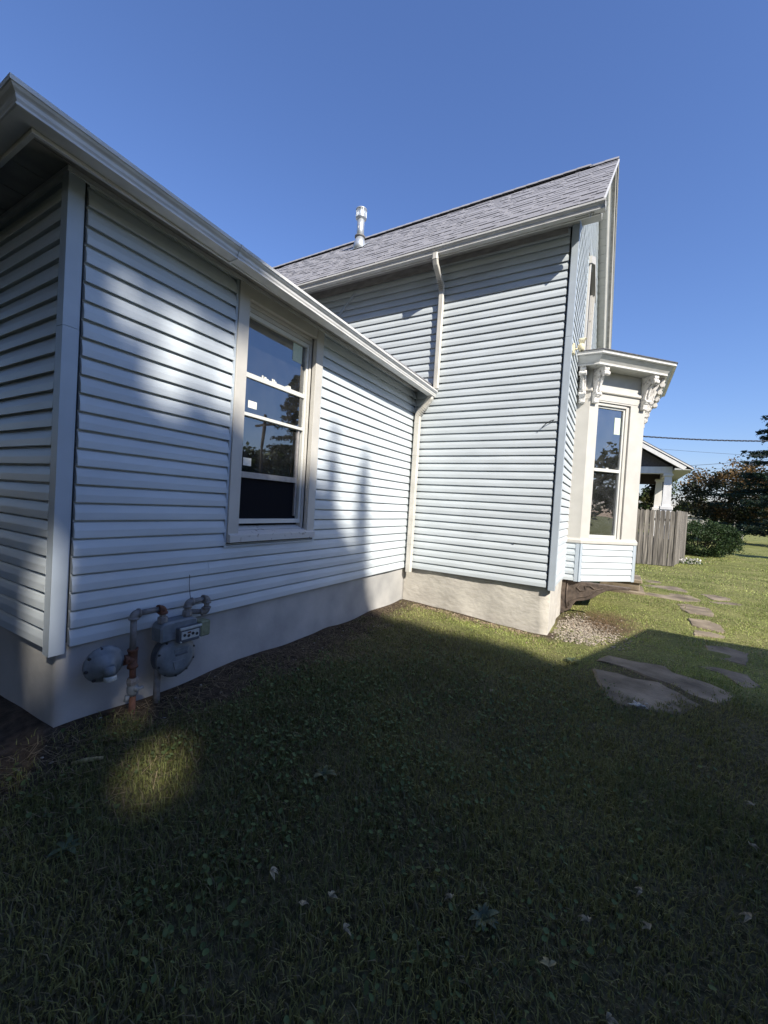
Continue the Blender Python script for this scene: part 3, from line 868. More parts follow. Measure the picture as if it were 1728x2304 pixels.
# ---- bay window
BP = [(2.24, 1.385), (2.47, 1.385), (3.27, 2.187), (3.27, 3.75), (2.47, 4.552), (2.24, 4.552)]
BB, BS, BL, BT = -.060, .565, .650, 3.400
def face_frame(i):
    a = Vector(BP[i]); b = Vector(BP[i + 1]); L_ = (b - a).length; d = (b - a) / L_; nn = Vector((d.y, -d.x))
    return (lambda s, w_, z: (a.x + d.x * s + nn.x * w_, a.y + d.y * s + nn.y * w_, z)), L_
core = MB()
core.prism([(2.0, 1.42), (2.46, 1.42), (3.235, 2.20), (3.235, 3.735), (2.46, 4.515), (2.0, 4.515)], lambda x, y, z: (x, y, z), BB, BS + .05)
core.prism([(2.0, 1.42), (2.46, 1.42), (3.235, 2.20), (3.235, 3.735), (2.46, 4.515), (2.0, 4.515)], lambda x, y, z: (x, y, z), 2.95, BT + .02)
bay = core.build('bay_window', M['sheath'], house)
P3 = lambda z: [(p[0], p[1], z) for p in BP]
MB().sweep(P3(BS), [(-.04, 0), (.030, 0), (.034, .01), (.034, .05), (.018, .072), (.012, .085), (-.04, .085)]).build('ledge', M['cream'], bay)
MB().sweep(P3(3.045), [(-.02, 0), (.030, .0), (.038, .014), (.034, .05), (.020, .066), (-.02, .066)]).build('frieze_moulding', M['cream'], bay)
MB().sweep(P3(2.93), [(-.02, 0), (.006, .0), (.006, .116), (-.02, .116)]).build('frieze_rail', M['cream'], bay)
MB().sweep(P3(3.11), [(-.02, 0), (.004, .0), (.004, .295), (-.02, .295)]).build('frieze', M['soffit'], bay)
# cornice: soffit slats, fascia, crown, roof
of, ol = .270, .390
MB().sweep(P3(BT), [(-.02, .012), (of, .012), (of, .03), (-.02, .03)]).build('soffit_backing', M['soffit'], bay)
for i in range(5):
    fr, L_ = face_frame(i)
    a0_ = 0 if i in (0,) else -.06; a1_ = L_ if i in (4,) else L_ + .06
    n_ = max(1, int((a1_ - a0_) / .088))
    for k in range(n_):
        s0 = a0_ + (a1_ - a0_) * k / n_; s1 = a0_ + (a1_ - a0_) * (k + 1) / n_ - .004
        MB().fbox(fr, s0, s1, .006, of - .02, BT + (i % 2) * .001, BT + .011).build('soffit_slat', M['soffit'], bay)
MB().sweep(P3(BT - .012), [(of - .022, 0), (of, 0), (of + .006, .004), (of + .006, .022), (of - .006, .025), (of + .004, .040), (of + .070, .118), (of + .074, .128), (of - .022, .135)]).build('cornice', M['alu'], bay)
MB().sweep(P3(BT + .118), [(of + .05, 0), (ol - .012, .004), (ol - .004, .008), (ol - .004, .026), (ol - .018, .028), (ol - .002, .052), (of + .05, .052)]).build('crown', M['alu'], bay)
br = MB()
ring = []
tmp = MB().sweep(P3(BT + .172), [(ol + .008, 0), (ol + .008, .012), (0, .10), (0, .09)])
tmp.build('bay_roof', M['nroof'], bay)
MB().prism(BP, lambda x, y, z: (x, y, z), BT + .15, BT + .274).build('bay_roof_deck', M['nroof'], bay)
# walls with window openings
def bay_face(i, o0, o1, zo0, zo1, window=True):
    fr, L_ = face_frame(i)
    f = MB()
    if window:
        f.fbox(fr, 0.0, o0, -.10, .0, BL - .02, 2.94); f.fbox(fr, o1, L_, -.10, .0, BL - .02, 2.94)
        f.fbox(fr, o0, o1, -.10, -.001, zo1, 2.94); f.fbox(fr, o0, o1, -.10, .012, BL - .019, zo0)
    else:
        f.fbox(fr, 0, L_, -.10, 0, BL - .02, 2.94)
    f.build('pilaster_wall', M['cream'], bay)
    if not window: return
    c0, c1 = o0 + .004, o1 - .004
    f = MB()
    f.fbox(fr, c0, c0 + .022, -.10, -.020, zo0, zo1 - .002); f.fbox(fr, c1 - .060, c1, -.10, -.030, zo0, zo1 - .002)
    f.fbox(fr, c0 + .022, c1 - .06, -.10, -.022, zo1 - .05, zo1 - .003)
    f.build('window_jamb', M['cream'], bay, bevel=.002)
    w0, w1 = c0 + .023, c1 - .061
    f = MB(); t = .030
    f.fbox(fr, w0, w0 + t, -.095, -.05, zo0 + .002, zo1 - .052); f.fbox(fr, w1 - t, w1, -.095, -.05, zo0 + .002, zo1 - .052)
    f.fbox(fr, w0 + t, w1 - t, -.095, -.052, zo1 - .052 - t, zo1 - .053); f.fbox(fr, w0 + t, w1 - t, -.095, -.048, zo0 + .003, zo0 + .055)
    f.fbox(fr, w0 + t, w1 - t, -.092, -.046, 1.775, 1.825)
    f.build('sash', M['vinylwhite'], bay, bevel=.002)
    MB().fbox(fr, w0 + t, w1 - t, -.078, -.074, 1.826, zo1 - .053 - t).build('pane', M['glass'], bay)
    MB().fbox(fr, w0 + t, w1 - t, -.088, -.084, zo0 + .056, 1.774).build('pane', M['glass'], bay)
    s_ = w0 + t
    if i == 1:
        MB().fbox(fr, w1 - t - .15, w1 - t - .03, -.073, -.071, 2.42, 2.70).build('sticker', M['greenpaper'], bay)
        MB().fbox(fr, (w0 + w1) / 2 - .02, (w0 + w1) / 2 + .025, -.06, -.045, 1.825, 1.845).build('sash_lock', M['vinylwhite'], bay)
        f = MB(); f.fbox(fr, w0 + t + .05, w0 + t + .075, -.30, -.28, .75, 2.2); f.fbox(fr, w0 + t + .13, w0 + t + .155, -.42, -.40, .75, 2.3)
        f.build('inner_trim', M['vinylwhite'], bay)
bay_face(0, 0, 0, 0, 0, False)
bay_face(4, 0, 0, 0, 0, False)
bay_face(1, .165, .835, .655, 2.905)
fr2, L2 = face_frame(2)
bay_face(2, .22, L2 - .22, .655, 2.905)
bay_face(3, .30, .97, .655, 2.905)
rm = MB(); rm.prism([(2.1, 1.50), (2.43, 1.50), (3.14, 2.22), (3.14, 3.71), (2.43, 4.43), (2.1, 4.43)], lambda x, y, z: (x, y, z), .60, .605)
rm.box(2.07, 2.1, 1.45, 4.5, .6, 2.95)
rm.build('room', M['interior'], bay)
# lower siding panels
for i in range(5):
    fr, L_ = face_frame(i)
    MB().fbox(fr, 0, .045 if i else .02, -.03, .024, BB - .005, BS - .002).build('corner_trim', M['post'], bay, bevel=.002)
    MB().fbox(fr, L_ - .055, L_, -.03, .024, BB - .006, BS - .001).build('corner_trim', M['post'], bay, bevel=.002)
    s0, s1 = (.022 if i == 0 else .048), L_ - .058
    for k in range(6):
        z = BB + .004 + k * .106
        if z + .112 > BS + .07: break
        bm_ = board_mesh(fr, s0, s1, i * 10 + k, top=E)
        obj('siding_board', bm_, bay, (0, 0, z))
# carved brackets
BRP = [(0, 0), (.245, 0), (.245, -.055), (.232, -.075), (.205, -.10), (.165, -.135), (.13, -.19), (.105, -.26), (.088, -.33), (.082, -.37), (.092, -.40), (.088, -.435), (.066, -.46), (.060, -.50), (.048, -.535), (.0, -.545)]
def bracket(i, s, th=.088):
    fr, L_ = face_frame(i)
    P = lambda d, h, w_: fr(s + w_, d + .006, BT - .002 + h)
    b = MB().prism(BRP, P, -th / 2, th / 2).build('bracket', M['bracket'], bay, bevel=.004)
    d = Vector(fr(1, 0, 0)) - Vector(fr(0, 0, 0))
    nrm = Vector(fr(0, 1, 0)) - Vector(fr(0, 0, 0))
    r = MB()
    r.lathe([(.036, -th * .62), (.040, -th * .5), (.028, 0), (.040, th * .5), (.036, th * .62)], fr(s, .222, BT - .112), d, 14)
    r.lathe([(.026, -th * .62), (.030, -th * .45), (.021, 0), (.030, th * .45), (.026, th * .62)], fr(s, .088, BT - .405), d, 12)
    r.lathe([(.020, -th * .52), (.023, 0), (.020, th * .52)], fr(s, .050, BT - .525), d, 10)
    for sg in (-1, 1):
        r.lathe([(.036, 0), (.036, .007), (.024, .012), (.010, .009)], fr(s + sg * th / 2, .125, BT - .085), d * sg, 16)
    # raised spine down the front of the scroll
    pts = [fr(s, a + .010, BT + h) for a, h in ((.235, -.03), (.19, -.12), (.138, -.19), (.112, -.26), (.095, -.33), (.092, -.38))]
    r.tube(pts, [.018, .020, .018, .016, .016, .014], 8)
    # MB smooth shading off so the carving stays crisp
    r.build('scroll', M['bracket'], bay)
bracket(0, .115)
bracket(1, .07); bracket(1, 1.06)
for q_ in range(4): bracket(2, .06 + q_ * (L2 - .12) / 3)
bracket(3, .07); bracket(3, 1.06); bracket(4, .12)
# carved supports under the bay
def support(y):
    PR = [(0, 0), (1.0, 0), (.98, -.035), (.80, -.055), (.66, -.10), (.56, -.17), (.47, -.25), (.36, -.30), (.24, -.33), (.20, -.40), (.17, -.47), (.10, -.52), (0, -.53)]
    s = MB().prism([(2.23 + a, BB - .008 + b) for a, b in PR], lambda x, z, yy: (x, yy, z), y - .05, y + .05).build('support_bracket', M['carved'], bay, bevel=.006)
    for loop, rr in (([(.13, -.42), (.14, -.36), (.20, -.30), (.30, -.25), (.40, -.22), (.46, -.17), (.52, -.10), (.62, -.06)], .011),
                     ([(.10, -.05), (.09, -.2), (.10, -.36), (.12, -.46)], .013), ([(.28, -.05), (.24, -.10), (.30, -.15), (.38, -.12), (.36, -.06), (.44, -.05), (.50, -.09)], .010)):
        t = MB().tube([(2.23 + a, y - .052, BB - .008 + b) for a, b in loop], rr, 6)
        t.build('carving', M['carved'], bay)
support(1.47); support(4.47)
MB().box(2.235, 2.30, 1.40, 4.53, -.62, BB - .01).build('apron_board', M['carved'], bay)

# ------------------------------------------------------------------ flood light on the corner
fl_ = empty('flood_light', (2.30, .36, 3.38))
tag(fl_, 'small yellowed plastic motion flood light beside the bay roof on the house corner', 'lamp')
MB().box(2.262, 2.300, .27, .37, 3.30, 3.44).build('base', M['flood'], fl_, bevel=.004)
MB().tube([(2.30, .32, 3.36), (2.345, .345, 3.385)], .012, 8).build('arm', M['flood'], fl_)
MB().lathe([(.030, 0), (.045, .02), (.048, .05), (.036, .085), (.026, .10)], (2.372, .36, 3.445), (.15, -.1, -1), 16).build('sensor_head', M['flood'], fl_)
MB().lathe([(.012, 0), (.014, .012)], (2.386, .350, 3.350), (.15, -.1, -1), 10).build('lens', M['black'], fl_)
lh = MB().tube([(2.36, .37, 3.43), (2.375, .39, 3.475)], .010, 8).build('arm', M['flood'], fl_)
sp = MB(); sp.lathe([(.018, 0), (.030, .02), (.058, .07), (.062, .075), (.050, .068)], (2.34, .40, 3.53), (.75, .05, -.45), 16)
sp.build('lamp_head', M['flood'], fl_)

# small wire end by the corner
t = MB().tube([(2.14, -.03, 2.305), (2.10, -.055, 2.29), (2.04, -.06, 2.25), (1.99, -.055, 2.20)], .006, 6).build('loose_cable', M['black'])
tag(t, 'short loose black cable sticking out beside the front corner post', 'cable')
t = MB()
t.tube([(1.705, -.022, .572), (1.72, -.026, .568), (1.735, -.023, .571)], .006, 5)
tag(t.build('siding_clip', M['black']), 'tiny black clip on the sunlit side wall near its lower right', 'clip')

# ------------------------------------------------------------------ gas meter set
gm = empty('gas_meter', (.16, -4.2, -.55))
tag(gm, 'weathered grey gas meter with round regulator and rusty pipes against the wing foundation', 'gas meter')
X0 = .17
rg = MB().lathe([(.060, -.075), (.112, -.062), (.118, -.056), (.118, -.040), (.108, -.034), (.098, -.028), (.090, -.010), (.060, .012), (.040, .030), (.034, .052), (.030, .056)], (X0 - .01, -4.578, -.137), (1, -.10, -.05), 28).build('regulator', M['meter'], gm)
for i in range(8):
    an = 2 * math.pi * i / 8 + .2
    MB().lathe([(.011, 0), (.011, .020), (.006, .026)], (X0 - .065, -4.572 + .108 * math.cos(an), -.134 + .108 * math.sin(an)), (1, -.10, -.05), 6).build('bolt', M['bolt'], rg)
MB().lathe([(.033, 0), (.034, .03), (.030, .055)], (X0 + .028, -4.583, -.130), (.35, 0, -1), 16).build('vent_neck', M['meter'], rg)
MB().lathe([(.034, 0), (.036, .006), (.036, .030), (.031, .034)], (X0 + .044, -4.583, -.186), (.22, 0, -1), 18).build('vent_cap', M['indexface'], rg)
MB().tube([(X0 - .06, -4.47, -.145), (X0 - .05, -4.425, -.150)], .024, 8).build('nipple', M['rust'], gm)
MB().tube([(X0 - .05, -4.455, -.148), (X0 - .05, -4.430, -.150)], .036, 6).build('hex_bushing', M['rust'], gm)
xp = X0 - .045
MB().tube([(xp, -4.403, .125), (xp, -4.400, -.09)], .0205, 12).build('pipe', M['pipe'], gm)
MB().tube([(xp, -4.400, -.082), (xp, -4.398, -.096), (xp, -4.398, -.100), (xp, -4.397, -.195), (xp, -4.397, -.198), (xp, -4.396, -.214)], [.034, .034, .029, .029, .034, .034], 12).build('tee_fitting', M['rust'], gm)
MB().tube([(xp, -4.398, -.150), (xp, -4.440, -.150)], .029, 12).build('tee_branch', M['rust'], gm)
MB().tube([(xp, -4.395, -.21), (xp, -4.392, -.29)], .020, 12).build('pipe', M['rust'], gm)
MB().tube([(xp, -4.392, -.285), (xp, -4.392, -.300), (xp, -4.391, -.302), (xp, -4.390, -.328)], [.030, .036, .040, .038], 8, smooth=False).build('union', M['pipe'], gm)
MB().tube([(xp, -4.390, -.325), (xp, -4.389, -.35), (xp, -4.388, -.385), (xp, -4.387, -.41)], [.026, .036, .036, .026], 12).build('valve', M['meter'], gm)
MB().tube([(xp, -4.40, -.36), (xp + .05, -4.375, -.358)], [.018, .016], 10).build('valve_stem', M['meter'], gm)
MB().box(xp + .03, xp + .055, -4.39, -4.34, -.366, -.349).build('valve_key', M['meter'], gm, bevel=.003)
MB().tube([(xp, -4.42, -.40), (xp, -4.43, -.44)], .016, 8).build('drain_nipple', M['meter'], gm)
MB().tube([(xp, -4.387, -.40), (xp, -4.385, -.72)], .021, 12).build('riser_pipe', M['rust'], gm)
def elbow(p, d_in, d_out, r=.027, arm=.038, mt='pipe'):
    p = Vector(p); a = Vector(d_in).normalized(); b = Vector(d_out).normalized()
    pts = [p - a * arm, p - a * (arm - .012), p - a * (arm - .013)]; rad = [r + .006, r + .006, r]
    for k in range(6):
        t = k / 5; an = t * math.pi / 2
        c = p - a * .022 + b * .022
        pts.append(c - b * .022 * math.cos(an) + a * .022 * math.sin(an)); rad.append(r)
    pts += [p + b * (arm - .013), p + b * (arm - .012), p + b * arm]; rad += [r, r + .006, r + .006]
    return MB().tube(pts, rad, 12).build('elbow', M[mt], gm)
elbow((xp, -4.403, .160), (0, 0, 1), (0, 1, 0))
MB().tube([(xp, -4.37, .160), (xp + .004, -4.225, .160)], .0205, 12).build('pipe', M['pipe'], gm)
elbow((xp + .006, -4.200, .160), (0, 1, 0), (0, 0, -1), mt='rust')
MB().tube([(xp + .006, -4.2, .125), (xp + .006, -4.2, .100), (xp + .006, -4.2, .098), (xp + .006, -4.2, .066), (xp + .006, -4.2, .05)], [.023, .023, .034, .036, .030], 8, smooth=False).build('union', M['pipe'], gm)
# meter body
cs = MB()
cs.prism([(-4.235, -.085), (-4.240, .02), (-4.225, .052), (-4.195, .060), (-3.985, .060), (-3.955, .052), (-3.945, .02), (-3.950, -.085)], lambda y, z, x: (x, y, z), X0 - .115, X0 + .015)
case = cs.build('meter_case', M['meter'], gm, bevel=.012)
dc = (X0 - .12, -4.088, -.222)
MB().lathe([(.090, -.03), (.132, -.012), (.140, .0), (.140, .075), (.152, .080), (.152, .098), (.138, .104), (.130, .118), (.100, .128), (.0, .133)], dc, (1, 0, 0), 36).build('diaphragm_drum', M['meter'], case)
MB().lathe([(.1415, .004), (.1435, .006), (.1435, .07), (.1415, .072)], dc, (1, 0, 0), 36).build('drum_band', M['meterdark'], case)
for i in range(10):
    an = 2 * math.pi * i / 10 + .3
    MB().lathe([(.008, 0), (.008, .010)], (dc[0] + .098, dc[1] + .145 * math.cos(an), dc[2] + .145 * math.sin(an)), (1, 0, 0), 6).build('bolt', M['bolt'], case)
MB().box(dc[0] + .130, dc[0] + .138, dc[1] - .03, dc[1] + .065, dc[2] + .015, dc[2] + .029).build('plate', M['meterdark'], case, bevel=.002)
MB().box(dc[0] + .128, dc[0] + .134, dc[1] - .04, dc[1] + .07, dc[2] + .034, dc[2] + .066).build('raised_badge', M['meter'], case, bevel=.003)
MB().prism([(-.05, -.02), (.055, -.02), (.03, -.09), (-.03, -.09)], lambda a, b, x: (x, dc[1] + a, dc[2] + b), dc[0] + .129, dc[0] + .1345).build('raised_badge', M['meter'], case, bevel=.002)
ib = MB().box(X0 + .012, X0 + .062, -4.128, -3.952, -.102, .010).build('index_cover', M['meterdark'], case, bevel=.006)
MB().box(X0 + .060, X0 + .066, -4.112, -3.968, -.078, -.018).build('index_face', M['indexface'], ib, bevel=.002)
for i in range(4):
    MB().lathe([(.011, 0), (.0115, .003)], (X0 + .066, -4.090 + i * .034, -.044 - (i % 2) * .010), (1, 0, 0), 14).build('dial', M['bolt'], ib)
MB().box(X0 + .0665, X0 + .069, -4.066, -4.040, -.036, -.024).build('dial_label', M['rust'], ib)
MB().box(X0 + .058, X0 + .075, -4.128, -3.950, -.004, .014).build('index_lip', M['indexface'], ib, bevel=.003)
for y in (-4.118, -3.962):
    MB().lathe([(.006, 0), (.006, .008)], (X0 + .062, y, -.09), (1, 0, 0), 8).build('screw', M['indexface'], ib)
MB().box(X0 - .03, X0 + .055, -3.948, -3.858, -.098, .022).build('radio_module', M['module'], case, bevel=.010)
MB().tube([(xp, -4.0, .058), (xp, -4.0, .075), (xp, -4.0, .077), (xp, -4.0, .105), (xp, -4.0, .106), (xp, -4.0, .128)], [.030, .038, .036, .034, .024, .024], 8, smooth=False).build('union', M['pipe'], gm)
elbow((xp, -3.998, .166), (0, 0, 1), (0, 1, 0))
MB().tube([(xp, -3.965, .166), (xp, -3.862, .170)], .0205, 12).build('pipe', M['pipe'], gm)
elbow((xp, -3.830, .170), (0, 1, 0), (0, 0, -1))
MB().tube([(xp, -3.830, .14), (xp, -3.830, .09)], .0205, 12).build('pipe', M['pipe'], gm)
elbow((xp, -3.830, .062), (0, 0, -1), (-.75, -.66, 0))
MB().tube([(xp - .02, -3.85, .062), (-.02, -3.975, .060)], .0205, 12).build('pipe', M['pipe'], gm)
MB().tube([(xp - .045, -4.19, -.16), (xp - .045, -4.185, -.70)], .023, 12).build('stand_pipe', M['pipe'], gm)
MB().tube([(.030, -3.93, .36), (.034, -3.932, .28), (.040, -3.925, .20), (.075, -3.935, .15), (.10, -3.955, .12), (.115, -3.972, .10)], .0022, 6).build('bond_wire', M['bolt'], gm)

# ------------------------------------------------------------------ stone step by the bay
stp = empty('stone_step', (3.45, 5.0, -.66))
tag(stp, 'low stacked stone step showing just past the bottom corner of the bay', 'step')
MB().box(2.75, 3.62, 4.62, 5.7, -.75, -.605).build('lower_slab', M['stone'], stp, bevel=.012)
MB().box(2.72, 3.52, 4.80, 5.7, -.602, -.43).build('upper_block', M['stone'], stp, bevel=.012)
MB().box(2.70, 3.56, 4.76, 5.7, -.428, -.35).build('cap_slab', M['stone'], stp, bevel=.012)

# ------------------------------------------------------------------ grass, clover, gravel
def keep_mask(x, y):
    k = ~((x < 0.03) & (y > -4.86) & (y < 0.05))
    k &= ~((x < 2.27) & (y > -0.03) & (y < 4.6))
    wob = vnoise(x, y, .09, 61) * .5 + vnoise(x, y, .03, 62) * .5
    for s in STONES: k &= ~(in_poly(x, y, s, -0.08) & (in_poly(x, y, s, -0.42) | (wob > .47)))
    k &= ~((x > 2.7) & (x < 3.64) & (y > 4.6) & (y < 5.75))
    return k
def polar(n, r0, r1, a0, a1):
    r = np.sqrt(RNG.random(n) * (r1**2 - r0**2) + r0**2); a = np.radians(a0 + RNG.random(n) * (a1 - a0))
    return CAM.x + r * np.cos(a), CAM.y + r * np.sin(a)
def blades(n, r0, r1, a0, a1, h0, h1, wid):
    x, y = polar(n, r0, r1, a0, a1)
    sm_ = soil_mask(x, y)
    k = keep_mask(x, y) & (RNG.random(n) > np.where(sm_ > .35, .35 + .62 * sm_, 0))
    dens = vnoise(x, y, .45, 31) * .6 + vnoise(x, y, .16, 32) * .4
    k &= RNG.random(n) < np.clip(.35 + 1.1 * dens, 0, 1)
    grav = np.hypot((x - 2.62) / .55, (y - .42) / .75) < 1
    k &= ~(grav & (RNG.random(n) < .8))
    x = x[k]; y = y[k]; n = len(x)
    lush = vnoise(x, y, .8, 33)
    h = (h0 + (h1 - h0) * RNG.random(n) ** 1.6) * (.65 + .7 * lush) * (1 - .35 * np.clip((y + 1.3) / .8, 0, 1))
    an = RNG.random(n) * 2 * np.pi; lean = .25 + .95 * RNG.random(n)
    dx, dy = np.cos(an), np.sin(an); px, py = -dy, dx
    w_ = wid * (.6 + .8 * RNG.random(n))
    z = gz(x, y) - .006
    P = np.stack([x, y, z], -1)
    V = np.zeros((n, 5, 3))
    side = np.stack([px * w_, py * w_, np.zeros(n)], -1)
    up1 = np.stack([dx * h * lean * .25, dy * h * lean * .25, h * .6], -1)
    up2 = np.stack([dx * h * lean * .8, dy * h * lean * .8, h * (1.0 - .28 * lean)], -1)
    V[:, 0] = P - side; V[:, 1] = P + side; V[:, 2] = P + up1 + side * .8; V[:, 3] = P + up1 - side * .8; V[:, 4] = P + up2
    sunny = np.clip((y + 1.3) / .8, 0, 1)[:, None]  # shaded lawn painted darker, sunlit part brighter, besides its yellower dry grass
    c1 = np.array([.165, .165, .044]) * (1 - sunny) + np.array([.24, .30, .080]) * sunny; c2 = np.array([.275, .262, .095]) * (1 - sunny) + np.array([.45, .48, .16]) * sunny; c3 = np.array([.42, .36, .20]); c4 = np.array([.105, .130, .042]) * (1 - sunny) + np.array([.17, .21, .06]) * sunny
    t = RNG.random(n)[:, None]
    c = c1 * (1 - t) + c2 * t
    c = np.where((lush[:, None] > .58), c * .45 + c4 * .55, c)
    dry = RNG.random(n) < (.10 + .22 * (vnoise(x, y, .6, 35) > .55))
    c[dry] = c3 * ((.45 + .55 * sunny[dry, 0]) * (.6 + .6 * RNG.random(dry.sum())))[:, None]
    return V, c
Vs, Cs = [], []
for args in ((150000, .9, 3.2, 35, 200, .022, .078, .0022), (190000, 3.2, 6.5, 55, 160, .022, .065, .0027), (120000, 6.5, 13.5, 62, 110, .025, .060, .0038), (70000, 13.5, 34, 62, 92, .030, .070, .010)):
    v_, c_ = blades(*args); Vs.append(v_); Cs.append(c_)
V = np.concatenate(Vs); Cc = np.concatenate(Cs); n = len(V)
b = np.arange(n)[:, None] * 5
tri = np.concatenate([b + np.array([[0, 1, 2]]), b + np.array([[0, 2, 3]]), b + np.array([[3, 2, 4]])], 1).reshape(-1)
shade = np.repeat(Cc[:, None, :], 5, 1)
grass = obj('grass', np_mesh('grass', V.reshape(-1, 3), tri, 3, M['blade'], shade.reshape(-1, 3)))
tag(grass, 'rough green lawn grass with dry yellow blades', 'grass', kind='stuff')

def discs(n, x, y, z, r, col, tilt, name, mt, lobes=6):
    an = RNG.random(n) * 2 * np.pi
    nx = tilt * RNG.normal(size=n); ny_ = tilt * RNG.normal(size=n)
    t1 = np.stack([np.cos(an), np.sin(an), nx], -1); t2 = np.stack([-np.sin(an), np.cos(an), ny_], -1)
    C0 = np.stack([x, y, z], -1)
    V = np.zeros((n, lobes + 1, 3)); V[:, 0] = C0 - np.array([0, 0, .004])
    for k in range(lobes):
        a = 2 * np.pi * k / lobes
        rr = r * (1 - .22 * (k == 0))
        V[:, k + 1] = C0 + t1 * (rr * np.cos(a))[:, None] + t2 * (rr * np.sin(a))[:, None]
    bb = np.arange(n)[:, None] * (lobes + 1)
    tr_ = np.concatenate([bb + np.array([[0, k + 1, (k + 1) % lobes + 1]]) for k in range(lobes)], 1).reshape(-1)
    return obj(name, np_mesh(name, V.reshape(-1, 3), tr_, 3, mt, np.repeat(col[:, None, :], lobes + 1, 1).reshape(-1, 3)))
n0 = 90000
x, y = polar(n0, 1.0, 6.0, 60, 190)
dn = vnoise(x, y, .5, 41) * .6 + vnoise(x, y, .18, 42) * .4
reg = np.exp(-((x - 1.3) / 1.1) ** 2 - ((y + 3.6) / 1.3) ** 2) * .75 + np.exp(-((x - 2.2) / .8) ** 2 - ((y + 2.0) / .8) ** 2) * .35 + .012
k = keep_mask(x, y) & (RNG.random(n0) < reg * np.clip((dn - .36) * 5, 0, 1)) & (soil_mask(x, y) < .6)
x, y = x[k], y[k]; n = len(x)
cc = np.array([.095, .135, .045]) * (.6 + .9 * RNG.random(n))[:, None] + np.array([.02, .01, .012]) * RNG.random(n)[:, None]
clover = discs(n, x, y, gz(x, y) + .022 + .045 * RNG.random(n), .005 + .008 * RNG.random(n), cc, .40, 'ground_cover', M['blade'], 7)
tag(clover, 'round leaved ground ivy and clover spreading through the shaded lawn', 'ground cover', kind='stuff')

def pebbles(name, n, x, y, r, col, mt, zoff=0.0):
    u = np.array([(1,0,0),(-1,0,0),(0,1,0),(0,-1,0),(0,0,1),(0,0,-1),(.6,.6,.55),(-.6,.6,.55),(-.6,-.6,.55),(.6,-.6,.55)], float)
    an = RNG.random(n) * 6.283; s = np.stack([r * (.8 + .6 * RNG.random(n)), r * (.6 + .4 * RNG.random(n)), r * (.4 + .3 * RNG.random(n))], -1)
    V = u[None] * s[:, None] * (.85 + .3 * RNG.random((n, 10, 1)))
    ca, sa_ = np.cos(an)[:, None], np.sin(an)[:, None]
    V = np.stack([V[..., 0] * ca - V[..., 1] * sa_, V[..., 0] * sa_ + V[..., 1] * ca, V[..., 2]], -1)
    V += np.stack([x, y, gz(x, y) + zoff + r * .25], -1)[:, None]
    F = np.array([(0,6,9),(0,2,6),(2,7,6),(2,1,7),(1,8,7),(1,3,8),(3,9,8),(3,0,9),(4,6,7),(4,7,8),(4,8,9),(4,9,6),(5,2,0),(5,1,2),(5,3,1),(5,0,3)])
    tr_ = (np.arange(n)[:, None, None] * 10 + F[None]).reshape(-1)
    return obj(name, np_mesh(name, V.reshape(-1, 3), tr_, 3, mt, np.repeat(col[:, None], 10, 1).reshape(-1, 3)))
n = 1900
x = 2.60 + .24 * RNG.normal(size=n); y = .55 + .42 * RNG.normal(size=n)
k = (x > 2.28) & (y > -.12) & keep_mask(x, y); x, y = x[k], y[k]; n = len(x)
cc = np.array([.40, .345, .275]) * (.40 + .65 * RNG.random(n))[:, None]
tag(pebbles('gravel', n, x, y, .010 + .012 * RNG.random(n), cc, M['pebble']), 'pale pea gravel spread by the front corner of the foundation', 'gravel', kind='stuff')
# crumbs of soil, chips and litter along the wing
n = 3800
x = np.abs(RNG.normal(size=n)) * .45 + .04; y = -5.6 + 5.6 * RNG.random(n)
k = keep_mask(x, y) & (soil_mask(x, y) > .25); x, y = x[k], y[k]; n = len(x)
cc = np.array([.085, .062, .042]) * (.4 + 1.0 * RNG.random(n))[:, None]; li = RNG.random(n) < .05; cc[li] = np.array([.42, .39, .33]) * (.6 + .4 * RNG.random(li.sum()))[:, None]
tag(pebbles('soil_crumbs', n, x, y, .004 + .010 * RNG.random(n) ** 2, cc, M['pebble']), 'loose dark soil crumbs and pale chips along the wing foundation', 'soil', kind='stuff')
n = 700
x = .25 + 1.9 * RNG.random(n); y = -.05 - np.abs(RNG.normal(size=n)) * .13
cc = np.array([.33, .25, .17]) * (.35 + .9 * RNG.random(n))[:, None]
tag(pebbles('leaf_litter', n, x, y, .006 + .010 * RNG.random(n), cc, M['pebble']), 'brown litter along the foot of the sunlit side wall', 'litter', kind='stuff')
# brown needles and straw lying beyond the gravel and under the wing
def straws(name, x, y, ln, col, label):
    n = len(x); an = RNG.random(n) * 6.283
    d = np.stack([np.cos(an), np.sin(an), .15 * RNG.normal(size=n)], -1) * ln[:, None]; p = np.stack([-np.sin(an), np.cos(an), np.zeros(n)], -1) * .0018
    c = np.stack([x, y, gz(x, y) + .012 + .02 * RNG.random(n)], -1)
    V = np.stack([c - d - p, c - d + p, c + d + p, c + d - p], 1)
    f = (np.arange(n)[:, None] * 4 + np.arange(4)[None]).reshape(-1)
    o = obj(name, np_mesh(name, V.reshape(-1, 3), f, 4, M['blade'], np.repeat(col[:, None], 4, 1).reshape(-1, 3)))
    tag(o, label, 'straw', kind='stuff')
n = 1700
x = 2.95 + .22 * RNG.normal(size=n); y = 1.35 + .40 * RNG.normal(size=n)
straws('fallen_needles', x, y, .02 + .03 * RNG.random(n), np.array([.26, .17, .095]) * (.5 + .8 * RNG.random(n))[:, None], 'reddish brown fallen needles beside the bay')
n = 2600
x = np.abs(RNG.normal(size=n)) * .5 + .06; y = -5.4 + 5.2 * RNG.random(n)
k = keep_mask(x, y); x, y = x[k], y[k]; n = len(x)
